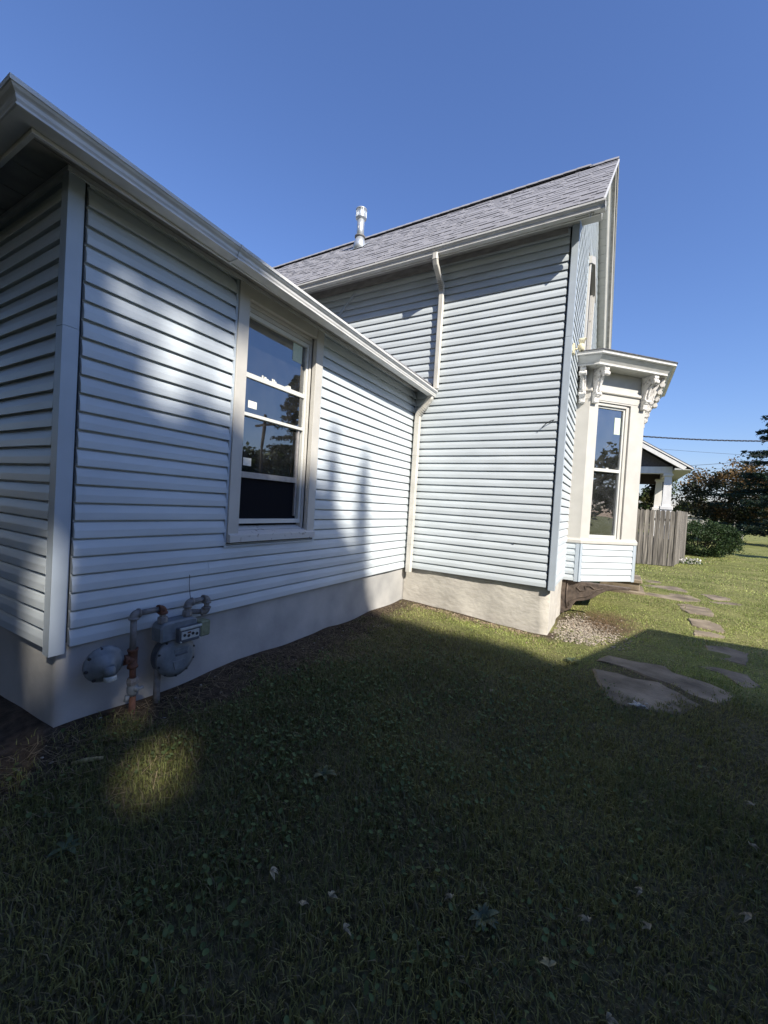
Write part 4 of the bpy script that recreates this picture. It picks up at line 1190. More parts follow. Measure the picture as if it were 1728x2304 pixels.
straws('dry_straw', x, y, .015 + .045 * RNG.random(n), np.array([.26, .20, .12]) * (.4 + .9 * RNG.random(n))[:, None], 'dry grass straw scattered along the wing wall')

# ------------------------------------------------------------------ fallen leaves, stick, weed
def fallen_leaf(x, y, s, rot, label, mt='deadleaf', fold=.5):
    z = float(gz(x, y)) + .050
    c, s_ = math.cos(rot), math.sin(rot)
    rr = random.Random(int(1e4 * (x + 7 * y)))
    def P(a, b, h):
        return (x + s * (a * c - b * s_), y + s * (a * s_ + b * c), z + s * h)
    vs = [P(0, 0, .25)]; fs = []
    for lb_, (an, ln) in enumerate(((-.75 + rr.uniform(-.2, .2), .95), (.15 + rr.uniform(-.25, .25), 1.15), (.95 + rr.uniform(-.2, .3), .85))):
        ca, sa2 = math.cos(an), math.sin(an); base = len(vs); ln *= rr.uniform(.75, 1.15); cu = rr.uniform(.3, .9)
        for t, wd in ((.28, .17), (.55, .20), (.80, .11)):
            for q in (-1, 0, 1):
                a = ln * t * ca - q * wd * sa2; b = ln * t * sa2 + q * wd * ca
                vs.append(P(a, b, .25 + .35 * t - cu * t * t + (fold * wd * 1.6 if q else 0)))
        vs.append(P(ln * ca, ln * sa2, .6 - cu))
        fs += [(0, base, base + 1), (0, base + 1, base + 2)]
        for k2 in (0, 1):
            o_ = base + 3 * k2
            fs += [(o_, o_ + 3, o_ + 4, o_ + 1), (o_ + 1, o_ + 4, o_ + 5, o_ + 2)]
        fs += [(base + 6, base + 9, base + 7), (base + 7, base + 9, base + 8)]
    mb = MB().add(vs, fs)
    o = mb.build('fallen_leaf', M[mt])
    md = o.modifiers.new('thickness', 'SOLIDIFY'); md.thickness = .0012
    tag(o, label, 'leaf', 'pale fallen leaves on the shaded lawn')
LV = [(1.754,-4.681,.048,.4,'curled pale leaf, farthest left of the four lying together in the dark grass'),
 (1.964,-4.711,.040,1.9,'folded pale leaf just right of the leftmost leaf in the dark grass'),
 (2.033,-4.622,.042,1.3,'narrow upright pale leaf between the folded leaf and the flat white one'),
 (2.151,-4.69,.036,.8,'flat whitish leaf nearest to the big weed on its left'),
 (2.459,-4.353,.040,2.6,'white curled leaf touching the left of the broad leaved weed'),
 (2.847,-4.401,.050,1.9,'yellowish folded leaf below and right of the broad leaved weed'),
 (3.027,-4.459,.036,.3,'whitish leaf cut by the bottom edge of the picture'),
 (3.755,-2.84,.045,2.2,'pale leaf at the right edge, farthest from the viewer'),
 (3.649,-3.232,.045,.2,'pale leaf at the right edge, second farthest from the viewer'),
 (3.155,-3.857,.038,2.9,'grey leaf in the dark grass right of the weed, the upper of three'),
 (3.548,-3.724,.048,2.7,'long pale curled leaf near the right edge, lowest there'),
 (2.961,-4.136,.040,2.5,'dull grey leaf just right of the weed, the left one of three'),
 (3.173,-4.03,.040,2.4,'dull grey leaf right of the weed, the lowest of three'),
 (2.10,-2.35,.040,2.7,'small pale leaf lying among the clover in mid lawn')]
for i, (x, y, s, r, lb) in enumerate(LV):
    fallen_leaf(x, y, s * .92, r, lb, 'yellowleaf' if i == 5 else 'deadleaf', .3 + .4 * random.random())
# pale chips on the stone slab
for i, (x, y) in enumerate(((3.16,-1.66),(3.20,-1.70),(3.24,-1.68),(3.22,-1.63),(3.27,-1.66))):
    pass
n = 16
x = 3.17 + .13 * RNG.random(n); y = -1.71 + .12 * RNG.random(n)
tag(pebbles('stone_chips', n, x, y, .012 + .010 * RNG.random(n), np.array([.55, .52, .46]) * (.7 + .3 * RNG.random(n))[:, None], M['pebble'], .015), 'little heap of white stone chips at the near edge of the slab', 'chips', kind='stuff')
st_ = MB().tube([(.40, -4.86, -.535), (.44, -4.80, -.530), (.49, -4.74, -.532)], [.008, .012, .010], 7).build('wood_stick', M['yellowleaf'])
tag(st_, 'short piece of split wood lying in the grass near the wing corner', 'stick')
def weed(x, y, size, nl, label, ph):
    r = empty('weed', (x, y, float(gz(x, y)))); tag(r, label, 'weed', 'broad leaved weeds in the lawn')
    for k in range(nl):
        an = ph + 2 * math.pi * k / nl + random.uniform(-.25, .25); L_ = size * random.uniform(.75, 1.1)
        c, s_ = math.cos(an), math.sin(an); vs = []; fs = []
        N_ = 6
        for i in range(N_ + 1):
            t = i / N_; wd = .17 * L_ * math.sin(math.pi * (t * .92 + .06)) ** .8
            rr = L_ * t; h = .25 * L_ + 1.0 * L_ * t - .75 * L_ * t * t
            for q, hh in ((-1, .12), (0, 0), (1, .12)):
                vs.append((x + c * rr - s_ * wd * q, y + s_ * rr + c * wd * q, float(gz(x, y)) + h + hh * wd))
        for i in range(N_):
            for q in range(2):
                a = i * 3 + q; fs.append((a, a + 1, a + 4, a + 3))
        mb = MB().add(vs, fs, True)
        mb.build('leaf', M['weedleaf'], r)
M['weedleaf'] = mat('weed_leaf', (0.05, 0.072, 0.03), 0.55, var=.35, scale=40)
weed(2.588, -4.326, .068, 9, 'large broad leaved weed rosette in the dark grass below centre', .3)
weed(.95, -5.10, .07, 7, 'broad leaved weed with drooping leaves in the lower left lawn', .9)
weed(2.62, -.86, .09, 8, 'sunlit weed rosette at the notch where lawn shade meets the sun', .2)
weed(1.55, -4.05, .08, 7, 'small weed rosette among the clover right of the sunlit patch', 1.2)

# ------------------------------------------------------------------ wooden fence
fence = empty('wooden_fence', (4.3, 11.9, -.66))
tag(fence, 'weathered grey dog eared wooden board fence standing beyond the bay window', 'fence')
def picket(x, y, dx, dy, wd, h, tilt):
    nrm = Vector((dy, -dx)); th = .02
    P = lambda a, b, t: (x + dx * a + nrm.x * t + dx * tilt * b, y + dy * a + nrm.y * t + dy * tilt * b, -.68 + b)
    poly = [(0, .03), (wd, .03), (wd, h - .05), (wd * .74, h), (wd * .26, h), (0, h - .05)]
    MB().prism(poly, P, 0, th).build('board', M['fence'], fence)
d0 = Vector((4.80 - 3.0, 12.23 - 11.75)).normalized()
pos = 0; L_ = 2.6; p0 = Vector((2.35, 11.62)); k = 0
while pos < L_ - .05:
    wd = .146 + random.uniform(-.006, .004)
    p = p0 + d0 * pos
    picket(p.x, p.y, d0.x, d0.y, wd, 2.08 + random.uniform(-.02, .02), random.uniform(-.006, .006))
    pos += wd + random.uniform(.012, .024)
pe = p0 + d0 * pos
d1 = Vector((5.62 - 4.80, 15.9 - 12.23)).normalized()
pos = 0
while pos < 3.4:
    wd = .146; p = pe + d1 * pos
    picket(p.x, p.y, d1.x, d1.y, wd, 2.10 + random.uniform(-.02, .02), random.uniform(-.006, .006)); pos += wd + .008
for zz in (-.2, 1.0):
    MB().prism([(0, 0), (.09, 0), (.09, .04), (0, .04)], lambda a, b, s: (p0.x + d0.x * s - d0.y * (b + .022), p0.y + d0.y * s + d0.x * (b + .022), zz + a), 0, 2.6).build('rail', M['fence'], fence)
MB().box(pe.x - .02, pe.x + .07, pe.y + .03, pe.y + .12, -.75, 1.36).build('post', M['fence'], fence)

# ------------------------------------------------------------------ neighbour's porch house
nb_ = empty('neighbour_house', (3.0, 17, -.66))
tag(nb_, 'neighbouring house with white columned gable porch showing above the wooden fence', 'house')
PY = 16.0; PK = (0.9, 6.42)
def nz_(x): return 3.36 + .634 * (5.72 - x)
px_l = 2 * PK[0] - 5.72
mb = MB()
mb.prism([(5.72, 3.36), (PK[0], nz_(PK[0])), (px_l, 3.36), (px_l, 3.26), (PK[0], nz_(PK[0]) - .12), (5.72, 3.26)], lambda x, z, y: (x, y, z), PY - .45, PY + 9).build('roof', M['nroof'], nb_)
mb = MB(); mb.prism([(5.70, 3.33), (PK[0], nz_(PK[0]) - .03), (PK[0], nz_(PK[0]) - .09), (5.70, 3.27)], lambda x, z, y: (x, y, z), PY - .47, PY - .455); mb.build('drip_board', M['nwhite'], nb_)
mb = MB(); mb.prism([(5.46, 3.385), (PK[0], nz_(PK[0]) - .14), (PK[0], nz_(PK[0]) - .36), (5.36, 3.25), (5.46, 3.34)], lambda x, z, y: (x, y, z), PY - .45, PY - .41); mb.build('rake_board', M['nwhite'], nb_)
mb = MB(); mb.prism([(5.46, 3.30), (PK[0], nz_(PK[0]) - .20), (PK[0], nz_(PK[0]) - .22), (5.40, 3.28)], lambda x, z, y: (x, y, z), PY - .41, PY + .1); mb.build('rake_soffit', M['soffit'], nb_)
mb = MB(); mb.prism([(5.70, 3.262), (5.05, 3.262 + .06), (5.05, 3.25), (5.70, 3.24)], lambda x, z, y: (x, y, z), PY - .44, PY + 8); mb.build('eave_soffit', M['soffit'], nb_)
mb = MB(); mb.prism([(4.98, 3.43), (PK[0], nz_(PK[0]) - .25), (-3.2, 3.43)], lambda x, z, y: (x, y, z), PY + .1, PY + .16); mb.build('gable', M['nbrown'], nb_)
MB().box(-3.2, 5.02, PY - .02, PY + .28, 3.12, 3.43).build('beam', M['nwhite'], nb_, bevel=.01)
MB().box(4.80, 5.03, PY + .29, PY + 3.2, 3.121, 3.42).build('side_beam', M['nwhite'], nb_)
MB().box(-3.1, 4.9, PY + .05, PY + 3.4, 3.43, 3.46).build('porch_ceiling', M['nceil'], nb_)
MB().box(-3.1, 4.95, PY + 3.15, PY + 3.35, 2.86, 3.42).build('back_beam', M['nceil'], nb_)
def column(x, y, nm):
    c = MB()
    c.add([(x-.165,y-.165,1.66),(x+.165,y-.165,1.66),(x+.165,y+.165,1.66),(x-.165,y+.165,1.66),(x-.135,y-.135,3.0),(x+.135,y-.135,3.0),(x+.135,y+.135,3.0),(x-.135,y+.135,3.0)],
          [(0,3,2,1),(4,5,6,7),(0,1,5,4),(1,2,6,5),(2,3,7,6),(3,0,4,7)])
    co = c.build('column', M['nwhite'], nb_)
    MB().box(x-.24, x+.24, y-.24, y+.24, 1.50, 1.66).build('column_base', M['nwhite'], co, bevel=.015)
    MB().box(x-.19, x+.19, y-.19, y+.19, 3.0, 3.118).build('column_cap', M['nwhite'], co, bevel=.02)
    MB().box(x-.21, x+.21, y-.21, y+.21, .2, 1.50).build('pier', M['nwhite'], co)
column(4.88, PY + .13, 'a'); column(4.78, PY + 3.1, 'b'); column(1.0, PY + .13, 'c')
MB().box(-3.1, 5.05, PY - .1, PY + 3.4, -.7, .2).build('porch_floor', M['nbrown'], nb_)
MB().box(-5.0, 2.6, PY + 3.4, PY + 11, -.7, 3.5).build('wall', M['nsiding'], nb_)
MB().box(2.5, 3.83, PY + 4.8, PY + 5.6, 4.2, 5.75).build('chimney', M['nbrown'], nb_)
MB().box(2.3, 3.95, PY + 4.6, PY + 5.8, 5.55, 5.78).build('chimney_cap', M['stone'], nb_)

# ------------------------------------------------------------------ plants and trees
def leaf_mesh(name, C0, size, cols, mt, droop=0.0, elong=1.5):
    n = len(C0)
    d = RNG.normal(size=(n, 3)); d[:, 2] = d[:, 2] * .6 - droop; d /= np.linalg.norm(d, axis=1)[:, None]
    r = RNG.normal(size=(n, 3)); s = np.cross(d, r); s /= np.linalg.norm(s, axis=1)[:, None] + 1e-9
    L_ = (size * (.6 + .8 * RNG.random(n)))[:, None]
    a = C0 - d * L_ * .5; bq = C0 + s * L_ / elong * .5; c = C0 + d * L_ * .5; e = C0 - s * L_ / elong * .5
    V = np.stack([a, bq, c, e], 1)
    f = (np.arange(n)[:, None] * 4 + np.arange(4)[None]).reshape(-1)
    return np_mesh(name, V.reshape(-1, 3), f, 4, mt, np.repeat(cols[:, None], 4, 1).reshape(-1, 3))
def clumps(n, cen, rad, ncl, spread, hollow=.55):
    """clumped points in an ellipsoid, most toward the shell"""
    cen = np.array(cen); rad = np.array(rad)
    u = RNG.normal(size=(ncl, 3)); u /= np.linalg.norm(u, axis=1)[:, None]
    q = u * (hollow + (1 - hollow) * RNG.random(ncl) ** .6)[:, None]
    q *= (0.82 + .36 * RNG.random(ncl))[:, None]
    cid = RNG.integers(0, ncl, n)
    p = q[cid] * rad + RNG.normal(size=(n, 3)) * spread * np.array([1, 1, .7])
    return cen + p, cid
def tree(name, label, cat, x, y, h, rad, trunk_h, n, size, pal, group=None, ncl=60, spread=.5, trunk_r=.18, mt='leaf', reject=None, zb=-.66, limbs=6):
    t = empty(name, (x, y, zb)); tag(t, label, cat, group)
    cz = h - rad[2]
    tb = MB(); tb.tube([(x, y, zb - .1), (x + .05, y, zb + trunk_h * .5), (x - .03, y + .05, zb + trunk_h), (x, y, zb + cz)], [trunk_r * 1.25, trunk_r, trunk_r * .8, trunk_r * .35], 10)
    for k in range(limbs):
        an = 6.283 * k / limbs + random.random(); z0 = zb + trunk_h * random.uniform(.75, 1.25)
        e = (x + rad[0] * .7 * math.cos(an), y + rad[1] * .7 * math.sin(an), zb + cz + rad[2] * random.uniform(-.3, .4))
        tb.tube([(x, y, z0), ((x + e[0]) / 2, (y + e[1]) / 2, (z0 + e[2]) / 2 + .2), e], [trunk_r * .5, trunk_r * .3, trunk_r * .08], 6)
    tb.build('trunk', M['bark'], t)
    P, cid = clumps(n, (x, y, zb + cz), rad, ncl, spread)
    ok = P[:, 2] > zb + .15
    if reject is not None: ok &= ~reject(P)
    P, cid = P[ok], cid[ok]
    pal = np.array(pal); pc = pal[RNG.integers(0, len(pal), ncl)]
    cols = pc[cid] * (.7 + .6 * RNG.random(len(P)))[:, None]
    if name == 'maple_tree':
        hi = (P[:, 2] > zb + h - 2.4) & (vnoise(P[:, 0] + P[:, 1], P[:, 2], .9, 71) > .42)
        cols[hi] = np.array([.17, .105, .038]) * (.6 + .8 * RNG.random(hi.sum()))[:, None]
    obj('crown', leaf_mesh('crown', P, size, cols, M[mt]), t)
    return t
def spruce(name, label, x, y, h, r, n, size=.30, zb=-.66, group=None, lift=1.2, dark=1.0):
    t = empty(name, (x, y, zb)); tag(t, label, 'tree', group)
    MB().tube([(x, y, zb - .1), (x, y, zb + h * .5), (x, y, zb + h * .99)], [.30, .16, .02], 10).build('trunk', M['bark'], t)
    P = []; B = MB()
    nb = int(h * 11)
    for k in range(nb):
        f = (k / nb) ** .9; z = lift + (h - lift) * f; L_ = r * (1 - f) ** .85 * random.uniform(.72, 1.12) + .12; an = random.random() * 6.283
        dx, dy = math.cos(an), math.sin(an)
        B.tube([(x, y, zb + z), (x + dx * L_ * .55, y + dy * L_ * .55, zb + z - .06 * L_), (x + dx * L_, y + dy * L_, zb + z - .02 * L_)], [.03, .02, .006], 4)
        m_ = max(6, int(n / nb * (1 - f * .6)))
        s = RNG.random(m_) ** .75 * L_; w_ = .10 + .22 * (L_ - s) * .6
        off = RNG.normal(size=m_) * w_
        zz = zb + z - .10 * s + .08 * s * s / max(L_, .1) - np.abs(RNG.normal(size=m_)) * .16 * (.3 + s / L_)
        P.append(np.stack([x + dx * s - dy * off, y + dy * s + dx * off, zz], -1))
    P = np.concatenate(P); B.build('branches', M['bark'], t)
    cols = np.array([.022, .040, .026]) * dark * (.6 + .9 * RNG.random(len(P)))[:, None]
    obj('crown', leaf_mesh('crown', P, size, cols, M['needle'], droop=.35, elong=2.6), t)
    return t
def at(u, v, dist):
    """world point seen at photograph pixel u,v at the given forward distance (used to survey far things)"""
    d = RIGHT * ((u - 864) / 909.437) + FWD + UP * (-(v - 1152) / 909.437)
    return CAM + d * dist
# clipped yew beyond the fence
GREEN = [(.030, .055, .018), (.045, .075, .022), (.022, .042, .016)]
bs = empty('yew_shrub', (7.2, 21.0, -.66)); tag(bs, 'dark rounded evergreen shrub on the lawn right of the wooden fence', 'shrub')
P, cid = clumps(26000, (6.72, 20.2, .10), (1.62, 1.25, .92), 420, .10, .84)
P = P[(P[:, 2] > -.62)]
pal = np.array(GREEN); cols = pal[RNG.integers(0, 3, len(P))] * (.6 + .9 * RNG.random(len(P)))[:, None]
cols *= np.where(RNG.random(len(P)) < .12, 1.7, 1)[:, None]
obj('foliage', leaf_mesh('foliage', P, .075, cols, M['leaf']), bs)
sb = MB()
for k in range(7):
    an = k * .9; sb.tube([(6.75 + .2 * math.cos(an), 20.2 + .2 * math.sin(an), -.7), (6.75 + .9 * math.cos(an), 20.2 + .9 * math.sin(an), .5)], [.04, .015], 6)
sb.build('stems', M['bark'], bs)
fp = empty('flowering_plant', (5.35, 12.35, -.66)); tag(fp, 'low white flowering plant at the foot of the fence end', 'plant')
c0 = at(1548, 1262, 16.2); c0.z = -.60
P = np.array([c0.x, c0.y, -.58]) + RNG.normal(size=(260, 3)) * np.array([.24, .2, .07])
cols = np.tile(np.array([.05, .09, .03]), (260, 1)); cols[:110] = (.72, .70, .66); P[:110, 2] += .06
obj('blossoms', leaf_mesh('blossoms', P, .075, cols, M['leaf'], elong=1.1), fp)

# spruce and maple at the right edge
b_ = at(1788, 1190, 34); spruce('spruce_tree', 'tall dark spruce at the right edge of the picture', b_.x, b_.y, 16.2, 6.3, 60000, .27, lift=1.1)
b_ = at(1640, 1190, 42)
tree('maple_tree', 'broad maple turning orange at its top beside the tall spruce', 'tree', b_.x, b_.y, 7.9, (4.3, 4.0, 3.1), 2.4, 15000, .24,
     [(.030, .036, .016), (.040, .050, .020), (.028, .040, .018), (.12, .075, .028), (.034, .040, .018), (.05, .042, .018)], ncl=150, spread=.42, trunk_r=.28)
def bg_tree(u, v_top, dist, wid, label, pal, n=1800, size=.5):
    b0 = at(u, 1180, dist); topz = at(u, v_top, dist).z
    h = topz + .66; rr = wid * dist / 909.0
    tree('background_tree', label, 'tree', b0.x, b0.y, h, (rr, rr, h * .46), h * .12, n, size, pal, 'trees along the far side of the lawns', 50, rr * .16, .2)
FG = [(.055, .080, .026), (.075, .095, .030), (.045, .065, .022), (.10, .10, .035)]
bg_tree(1446, 1100, 60, 26, 'round green tree seen through the porch opening left of its columns', FG)
bg_tree(1545, 1124, 75, 24, 'sunlit green tree on the horizon just right of the white porch column', FG)
bg_tree(1580, 1122, 82, 26, 'sunlit green tree on the horizon left of the maple', FG)
bg_tree(1612, 1130, 80, 24, 'low tree behind the left edge of the maple', FG)
bg_tree(1660, 1138, 85, 26, 'low tree on the horizon behind the maple trunk', FG)
bg_tree(1712, 1140, 85, 28, 'low tree on the horizon behind the spruce trunk', FG)
bg_tree(1470, 1118, 70, 20, 'dark bush seen between the porch columns', [(.03, .04, .018)])
# pale posts below the trees
for i, (u, v0, v1, lb) in enumerate(((1572, 1150, 1172, 'pale post standing nearest to the fence under the maple'), (1617, 1160, 1180, 'pale post above the middle of the dark shrub'),
                                    (1652, 1160, 1186, 'pale post above the right part of the dark shrub'), (1670, 1166, 1202, 'tall pale post at the right end of the dark shrub'))):
    a = at(u, v1, 46); bq = at(u + 1, v0, 46)
    t = empty('lawn_post', (a.x, a.y, -.66)); tag(t, lb, 'post', 'pale posts on the far lawn')
    MB().box(a.x - .09, a.x + .09, a.y - .09, a.y + .09, -.7, bq.z).build('shaft', M['postwood'], t, bevel=.01)
    MB().box(a.x - .12, a.x + .12, a.y - .12, a.y + .12, bq.z + .001, bq.z + .06).build('cap', M['postwood'], t, bevel=.01)
# small far building
fb_ = empty('far_shed', tuple(at(1555, 1165, 58))); fb_.location.z = -.66
tag(fb_, 'low pale flat roofed shed far off between fence end and maple', 'shed')
c0 = at(1563, 1160, 58)
MB().box(c0.x - 1.6, c0.x + 1.6, c0.y, c0.y + 2.5, -.7, 1.85).build('wall', M['nsiding'], fb_)
MB().box(c0.x - 1.8, c0.x + 1.8, c0.y - .3, c0.y + 2.7, 1.852, 2.05).build('roof', M['postwood'], fb_)
# overhead wires
def wire(p, q, r, sag, label, strands=1):
    p, q = Vector(p), Vector(q)
    w_ = empty('overhead_wire', tuple(p)); tag(w_, label, 'wire', 'overhead wires')
    for k in range(strands):
        pts = []
        for i in range(61):
            t = i / 60; c = p.lerp(q, t); c.z -= sag * 4 * t * (1 - t)
            if strands > 1:
                an = t * 60 + k * 2 * math.pi / strands; c.z += .035 * math.sin(an); c.y += .035 * math.cos(an)
            pts.append(c)
        MB().tube(pts, r, 5).build('strand', M['wire'], w_)
wire(at(1436, 981, 26), at(1800, 992, 26), .020, .12, 'thick twisted overhead cable, the highest one in the sky', 3)
wire(at(1470, 1009, 30), at(1800, 1030, 30), .010, .05, 'thin overhead wire just under the thick cable')
wire(at(1545, 1048, 24), at(1800, 1026, 24), .013, .05, 'overhead wire meeting the porch roof corner')
wire(at(1560, 1056, 40), at(1800, 1049, 40), .010, .05, 'thin overhead wire just below the porch roof corner')
wire(at(1545, 1065, 40), at(1800, 1060, 40), .010, .05, 'lowest thin overhead wire over the maple')
# vine hanging in the porch
pv = empty('porch_vine', (4.3, 18.4, .2)); tag(pv, 'dark climbing vine hanging between the white porch columns', 'vine')
c0 = at(1478, 1105, 22.5)
P = np.array([c0.x, c0.y, c0.z]) + RNG.normal(size=(1800, 3)) * np.array([.20, .25, .62])
obj('foliage', leaf_mesh('foliage', P, .14, np.tile(np.array([.014, .020, .012]), (1800, 1)) * (.6 + .8 * RNG.random((1800, 1))), M['leaf']), pv)
c1 = at(1516, 1098, 22.0)
P = np.array([c1.x, c1.y, c1.z]) + RNG.normal(size=(160, 3)) * np.array([.10, .1, .25])
obj('tendrils', leaf_mesh('tendrils', P, .10, np.tile(np.array([.07, .10, .03]), (160, 1)), M['leaf']), pv)

# ------------------------------------------------------------------ what stands, or is added, behind the viewer: it shades the yard and shows in the panes
lowh = empty('neighbour_cottage', (9, -4.6, -.66))
tag(lowh, 'low gabled cottage next door whose roof shadow falls across the lawn', 'house')
HX, HYE, HZE, HW = 6.95, -.52, 2.38, 4.1
yr = HYE - HW; zrr = HZE + .27 * HW
MB().box(HX + .45, HX + 9, yr - HW + .45, HYE - .45, -.8, HZE - .05).build('wall', M['nsiding'], lowh)
MB().prism([(HYE, HZE), (yr, zrr), (yr - HW, HZE), (yr - HW, HZE - .10), (yr, zrr - .14), (HYE, HZE - .10)], lambda y, z, x: (x, y, z), HX, HX + 9.5).build('roof', M['nroof'], lowh)
MB().prism([(HYE - .45, HZE - .12), (yr, zrr - .15), (yr - HW + .45, HZE - .12), (yr - HW + .45, HZE - .5), (HYE - .45, HZE - .5)], lambda y, z, x: (x, y, z), HX + .46, HX + .56).build('gable', M['nsiding'], lowh)
for yy in (-2.4, -6.2):
    wq = MB().box(HX + .42, HX + .449, yy - .5, yy + .5, .45, 1.75).build('window', M['nwhite'], lowh)
    MB().box(HX + .40, HX + .419, yy - .42, yy + .42, .53, 1.67).build('pane', M['glass'], wq)

# shade trees to the sunward side; the outline follows the shade seen on wall and lawn
ZB = [(-12, 6), (-5.6, 5.0), (-5.0, 3.2), (-4.75, 2.5), (-4.55, 2.0), (-4.4, 1.55), (-4.1, 1.45), (-3.9, 1.6), (-3.6, 1.50), (-3.0, 1.35), (-2.5, 1.25), (-2.2, .90), (-1.9, .66), (-1.5, .30), (-1.2, -.10), (-1.0, -.5), (-.88, -1.0), (.15, -2.35), (.85, -3.35), (1.6, -4.1), (4, -5.8)]
zby = np.array([p[0] for p in ZB]); zbz = np.array([p[1] for p in ZB])
GAPS = [(-4.80, .18, .15, .26), (-4.46, -.58, .10, .10), (-4.12, -1.20, .09, .05), (-4.98, -.72, .22, .14), (-5.0, .45, .06, .2)]
def sunproj(P):
    k = P[:, 0] / SUN.x
    return P[:, 1] - k * SUN.y, P[:, 2] - k * SUN.z
def shade_reject(P):
    yy, zz = sunproj(P)
    lim = np.interp(yy, zby, zbz) + (vnoise(yy, zz, .28, 51) - .5) * .35
    r = RNG.random(len(zz)) < np.clip((zz - (lim - .22)) / .30, 0, 1)
    r &= ~((yy < -3.3 + .25 * np.sin(9 * zz)) & (zz > 2.40 + .10 * vnoise(yy, zz, .3, 53)))
    for a, b0, ra, rb in GAPS: r |= (((yy - a) / (ra + .19)) ** 2 + ((zz - b0) / (rb + .19)) ** 2) < 1
    return r
TAU = 16.0
def sun_pt(yp, zp, tau=TAU):
    return Vector((0, yp, zp)) + Vector((1.136, -.667, 1.0)) * tau
OAK = [(.040, .060, .020), (.055, .080, .024), (.035, .050, .018)]
for i, (yp, zp, rx, rzz, lb) in enumerate(((-5.2, 3.9, 1.9, 1.6, 'leafy tree beyond the cottage with a high narrow crown'), (-8.0, 1.6, 2.9, 3.4, 'big leafy shade tree beyond the cottage, the one farthest from the street'), (-6.2, -.6, 2.8, 3.2, 'big leafy shade tree beyond the cottage, the one nearest the wing corner side'),
                                          (-3.2, -1.5, 2.8, 3.4, 'big leafy shade tree beyond the cottage, the middle one'),
                                          (-.2, -3.4, 2.7, 3.2, 'big leafy shade tree beyond the cottage, the one nearest the street side'))):
    c = sun_pt(yp, zp, TAU + i * 1.2)
    h = c.z + rzz + .66
    tree('shade_tree', lb, 'tree', c.x, c.y, h, (rx, rx, rzz), h * .45, 17000, .30, OAK, 'shade trees beyond the cottage', 260, .42, .34, reject=shade_reject, limbs=7)
# slim spire that throws the soft streaks beside the window
for yp, zt, hh, lb in ((-2.12, 1.95, 3.4, 'slim young conifer whose tip shades the wall by the window'), (-1.42, 1.75, 3.0, 'slim young conifer whose tip shades the middle of the wing wall')):
    c = sun_pt(yp, zt, 15.0); H_ = c.z + .66
    t = empty('slim_conifer', (c.x, c.y, -.66)); tag(t, lb, 'tree', 'slim conifers beyond the cottage')
    MB().tube([(c.x, c.y, -.7), (c.x, c.y, H_ * .6), (c.x, c.y, c.z)], [.05, .02, .008], 8).build('trunk', M['bark'], t)
    n = 2600; f = RNG.random(n) ** .7
    zz = c.z - f * hh; rr = .03 + .34 * f; an = RNG.random(n) * 6.283; q = np.sqrt(RNG.random(n)) * rr
    P = np.stack([c.x + q * np.cos(an), c.y + q * np.sin(an), zz], -1)
    kk = RNG.random(n) < .26
    P = P[kk]
    obj('crown', leaf_mesh('crown', P, .16, np.tile(np.array([.03, .045, .025]), (len(P), 1)), M['needle'], elong=2), t)
# what the window panes mirror
spruce('spruce_tree', 'pointed spruce mirrored in the upper panes of the wing window', 19.0, 17.9, 11.3, 3.5, 12000, .30, lift=.6)
for i, (az, d, h, lb) in enumerate(((36.0, 36, 6.2, 'round tree mirrored at the very left of the wing window'), (40.8, 37, 6.6, 'round tree mirrored behind the pole in the wing window'), (45.5, 38, 6.6, 'round tree mirrored just left of the spruce in the wing window'), (39.0, 40, 6.4, 'round tree mirrored low in the left of the wing window'), (42.5, 44, 6.0, 'round tree mirrored low in the middle of the wing window'), (50, 38, 7.2, 'round tree mirrored low in the right of the wing window'))):
    x = d * math.cos(math.radians(az)); y = -3 + d * math.sin(math.radians(az))
    tree('mirrored_tree', lb, 'tree', x, y, h, (3.0, 3.0, h * .45), h * .2, 2200, .45, OAK, 'trees across the street', 60, .5, .2)
ax_ = math.radians(43.2); ux, uy = 30 * math.cos(ax_), -3.1 + 30 * math.sin(ax_)
up_ = empty('utility_pole', (ux, uy, -.66)); tag(up_, 'wooden utility pole mirrored in the lower pane of the wing window', 'utility pole')
MB().tube([(ux, uy, -.8), (ux, uy, 7.5)], [.16, .11], 10).build('shaft', M['bark'], up_)
MB().box(ux - 1.0, ux + 1.0, uy - .06, uy + .06, 6.7, 6.85).build('crossarm', M['bark'], up_)

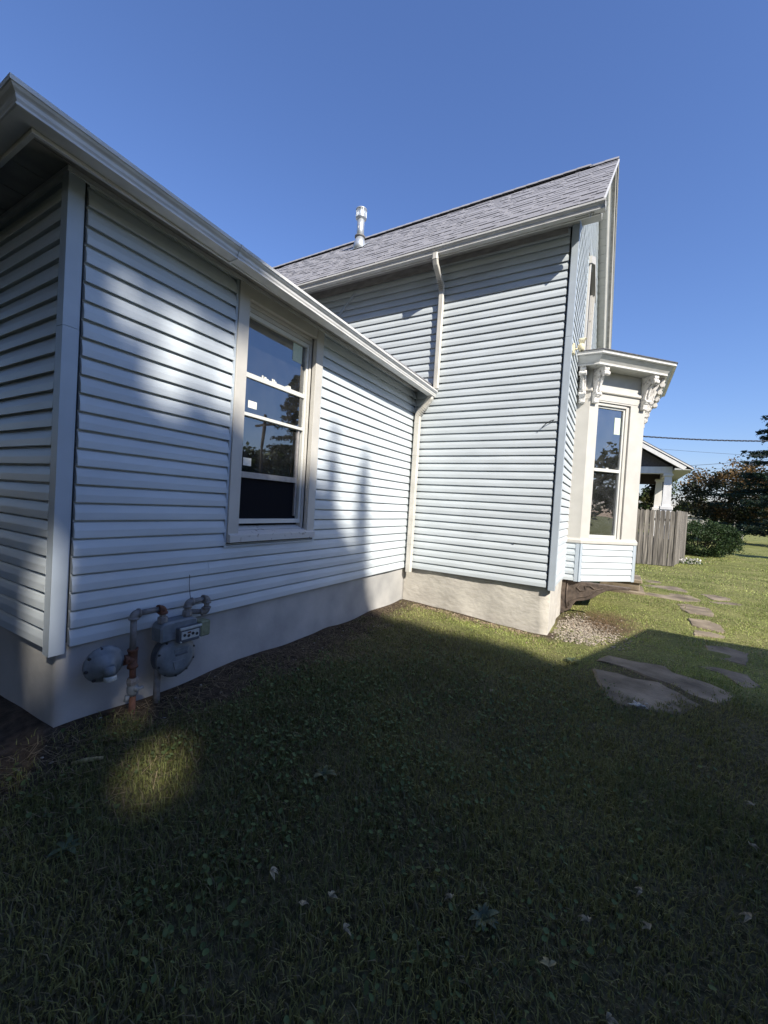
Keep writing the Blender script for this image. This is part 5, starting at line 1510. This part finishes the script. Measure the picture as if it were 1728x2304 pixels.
for i, (x, y, h, lb) in enumerate(((34, -2.5, 7.6, 'leafy tree across the side street mirrored at the left of the bay pane'), (36, 3.0, 8.2, 'leafy tree across the side street mirrored in the middle of the bay pane'), (33, 8.5, 7.0, 'leafy tree across the side street mirrored at the right of the bay pane'), (40, 14, 7.5, 'leafy tree across the side street near the mirrored spruce'))):
    tree('street_tree', lb, 'tree', x, y, h, (3.4, 3.4, h * .46), h * .2, 2600, .45, OAK, 'trees across the side street', 70, .5, .2)
for (x, y, h, r, lb) in ((1.6, -11.6, 11.5, 4.6, 'added wide tree behind the viewer that cuts skylight over the yard'), (-7.5, -11.0, 12.0, 4.8, 'added wide tree past the wing end that cuts skylight'), (8.6, -18.0, 12.5, 4.2, 'added wide tree behind the cottage and the viewer that cuts skylight')):
    tree('sky_blocker_tree', lb, 'tree', x, y, h, (r, r, 3.6), 4.6, 9000, .40, OAK, 'added wide trees that cut the skylight', 180, .5, .30)  # unseen trees added to darken the near ground and end wall

ORD = ('first', 'second', 'third', 'fourth', 'fifth', 'sixth', 'seventh', 'eighth', 'ninth')
for k in range(9):  # unseen hedge row added to block sky from end wall, soffits and lawn
    x = -8.6 + k * 1.25; y = -9.3 + .25 * math.sin(k * 2.1); h = 5.0 + .5 * math.sin(k * 1.7)
    t = empty('sky_blocker_hedge', (x, y, -.6)); tag(t, 'added tall evergreen cutting skylight, %s from the west end of its row' % ORD[k], 'tree', 'added evergreens that cut the skylight')
    MB().tube([(x, y, -.7), (x, y, h * .6), (x, y, h - .4)], [.10, .07, .02], 8).build('trunk', M['bark'], t)
    n = 3600; f = RNG.random(n) ** .8; an = RNG.random(n) * 6.283
    rr = (.95 * np.clip(1.25 * (1 - f), .05, 1) ** .6) * (.55 + .45 * RNG.random(n) ** .4)
    P = np.stack([x + rr * np.cos(an), y + rr * np.sin(an), -.5 + f * h], -1)
    obj('crown', leaf_mesh('crown', P, .20, np.array([.028, .045, .022]) * (.6 + .8 * RNG.random(n))[:, None], M['needle'], elong=1.8), t)
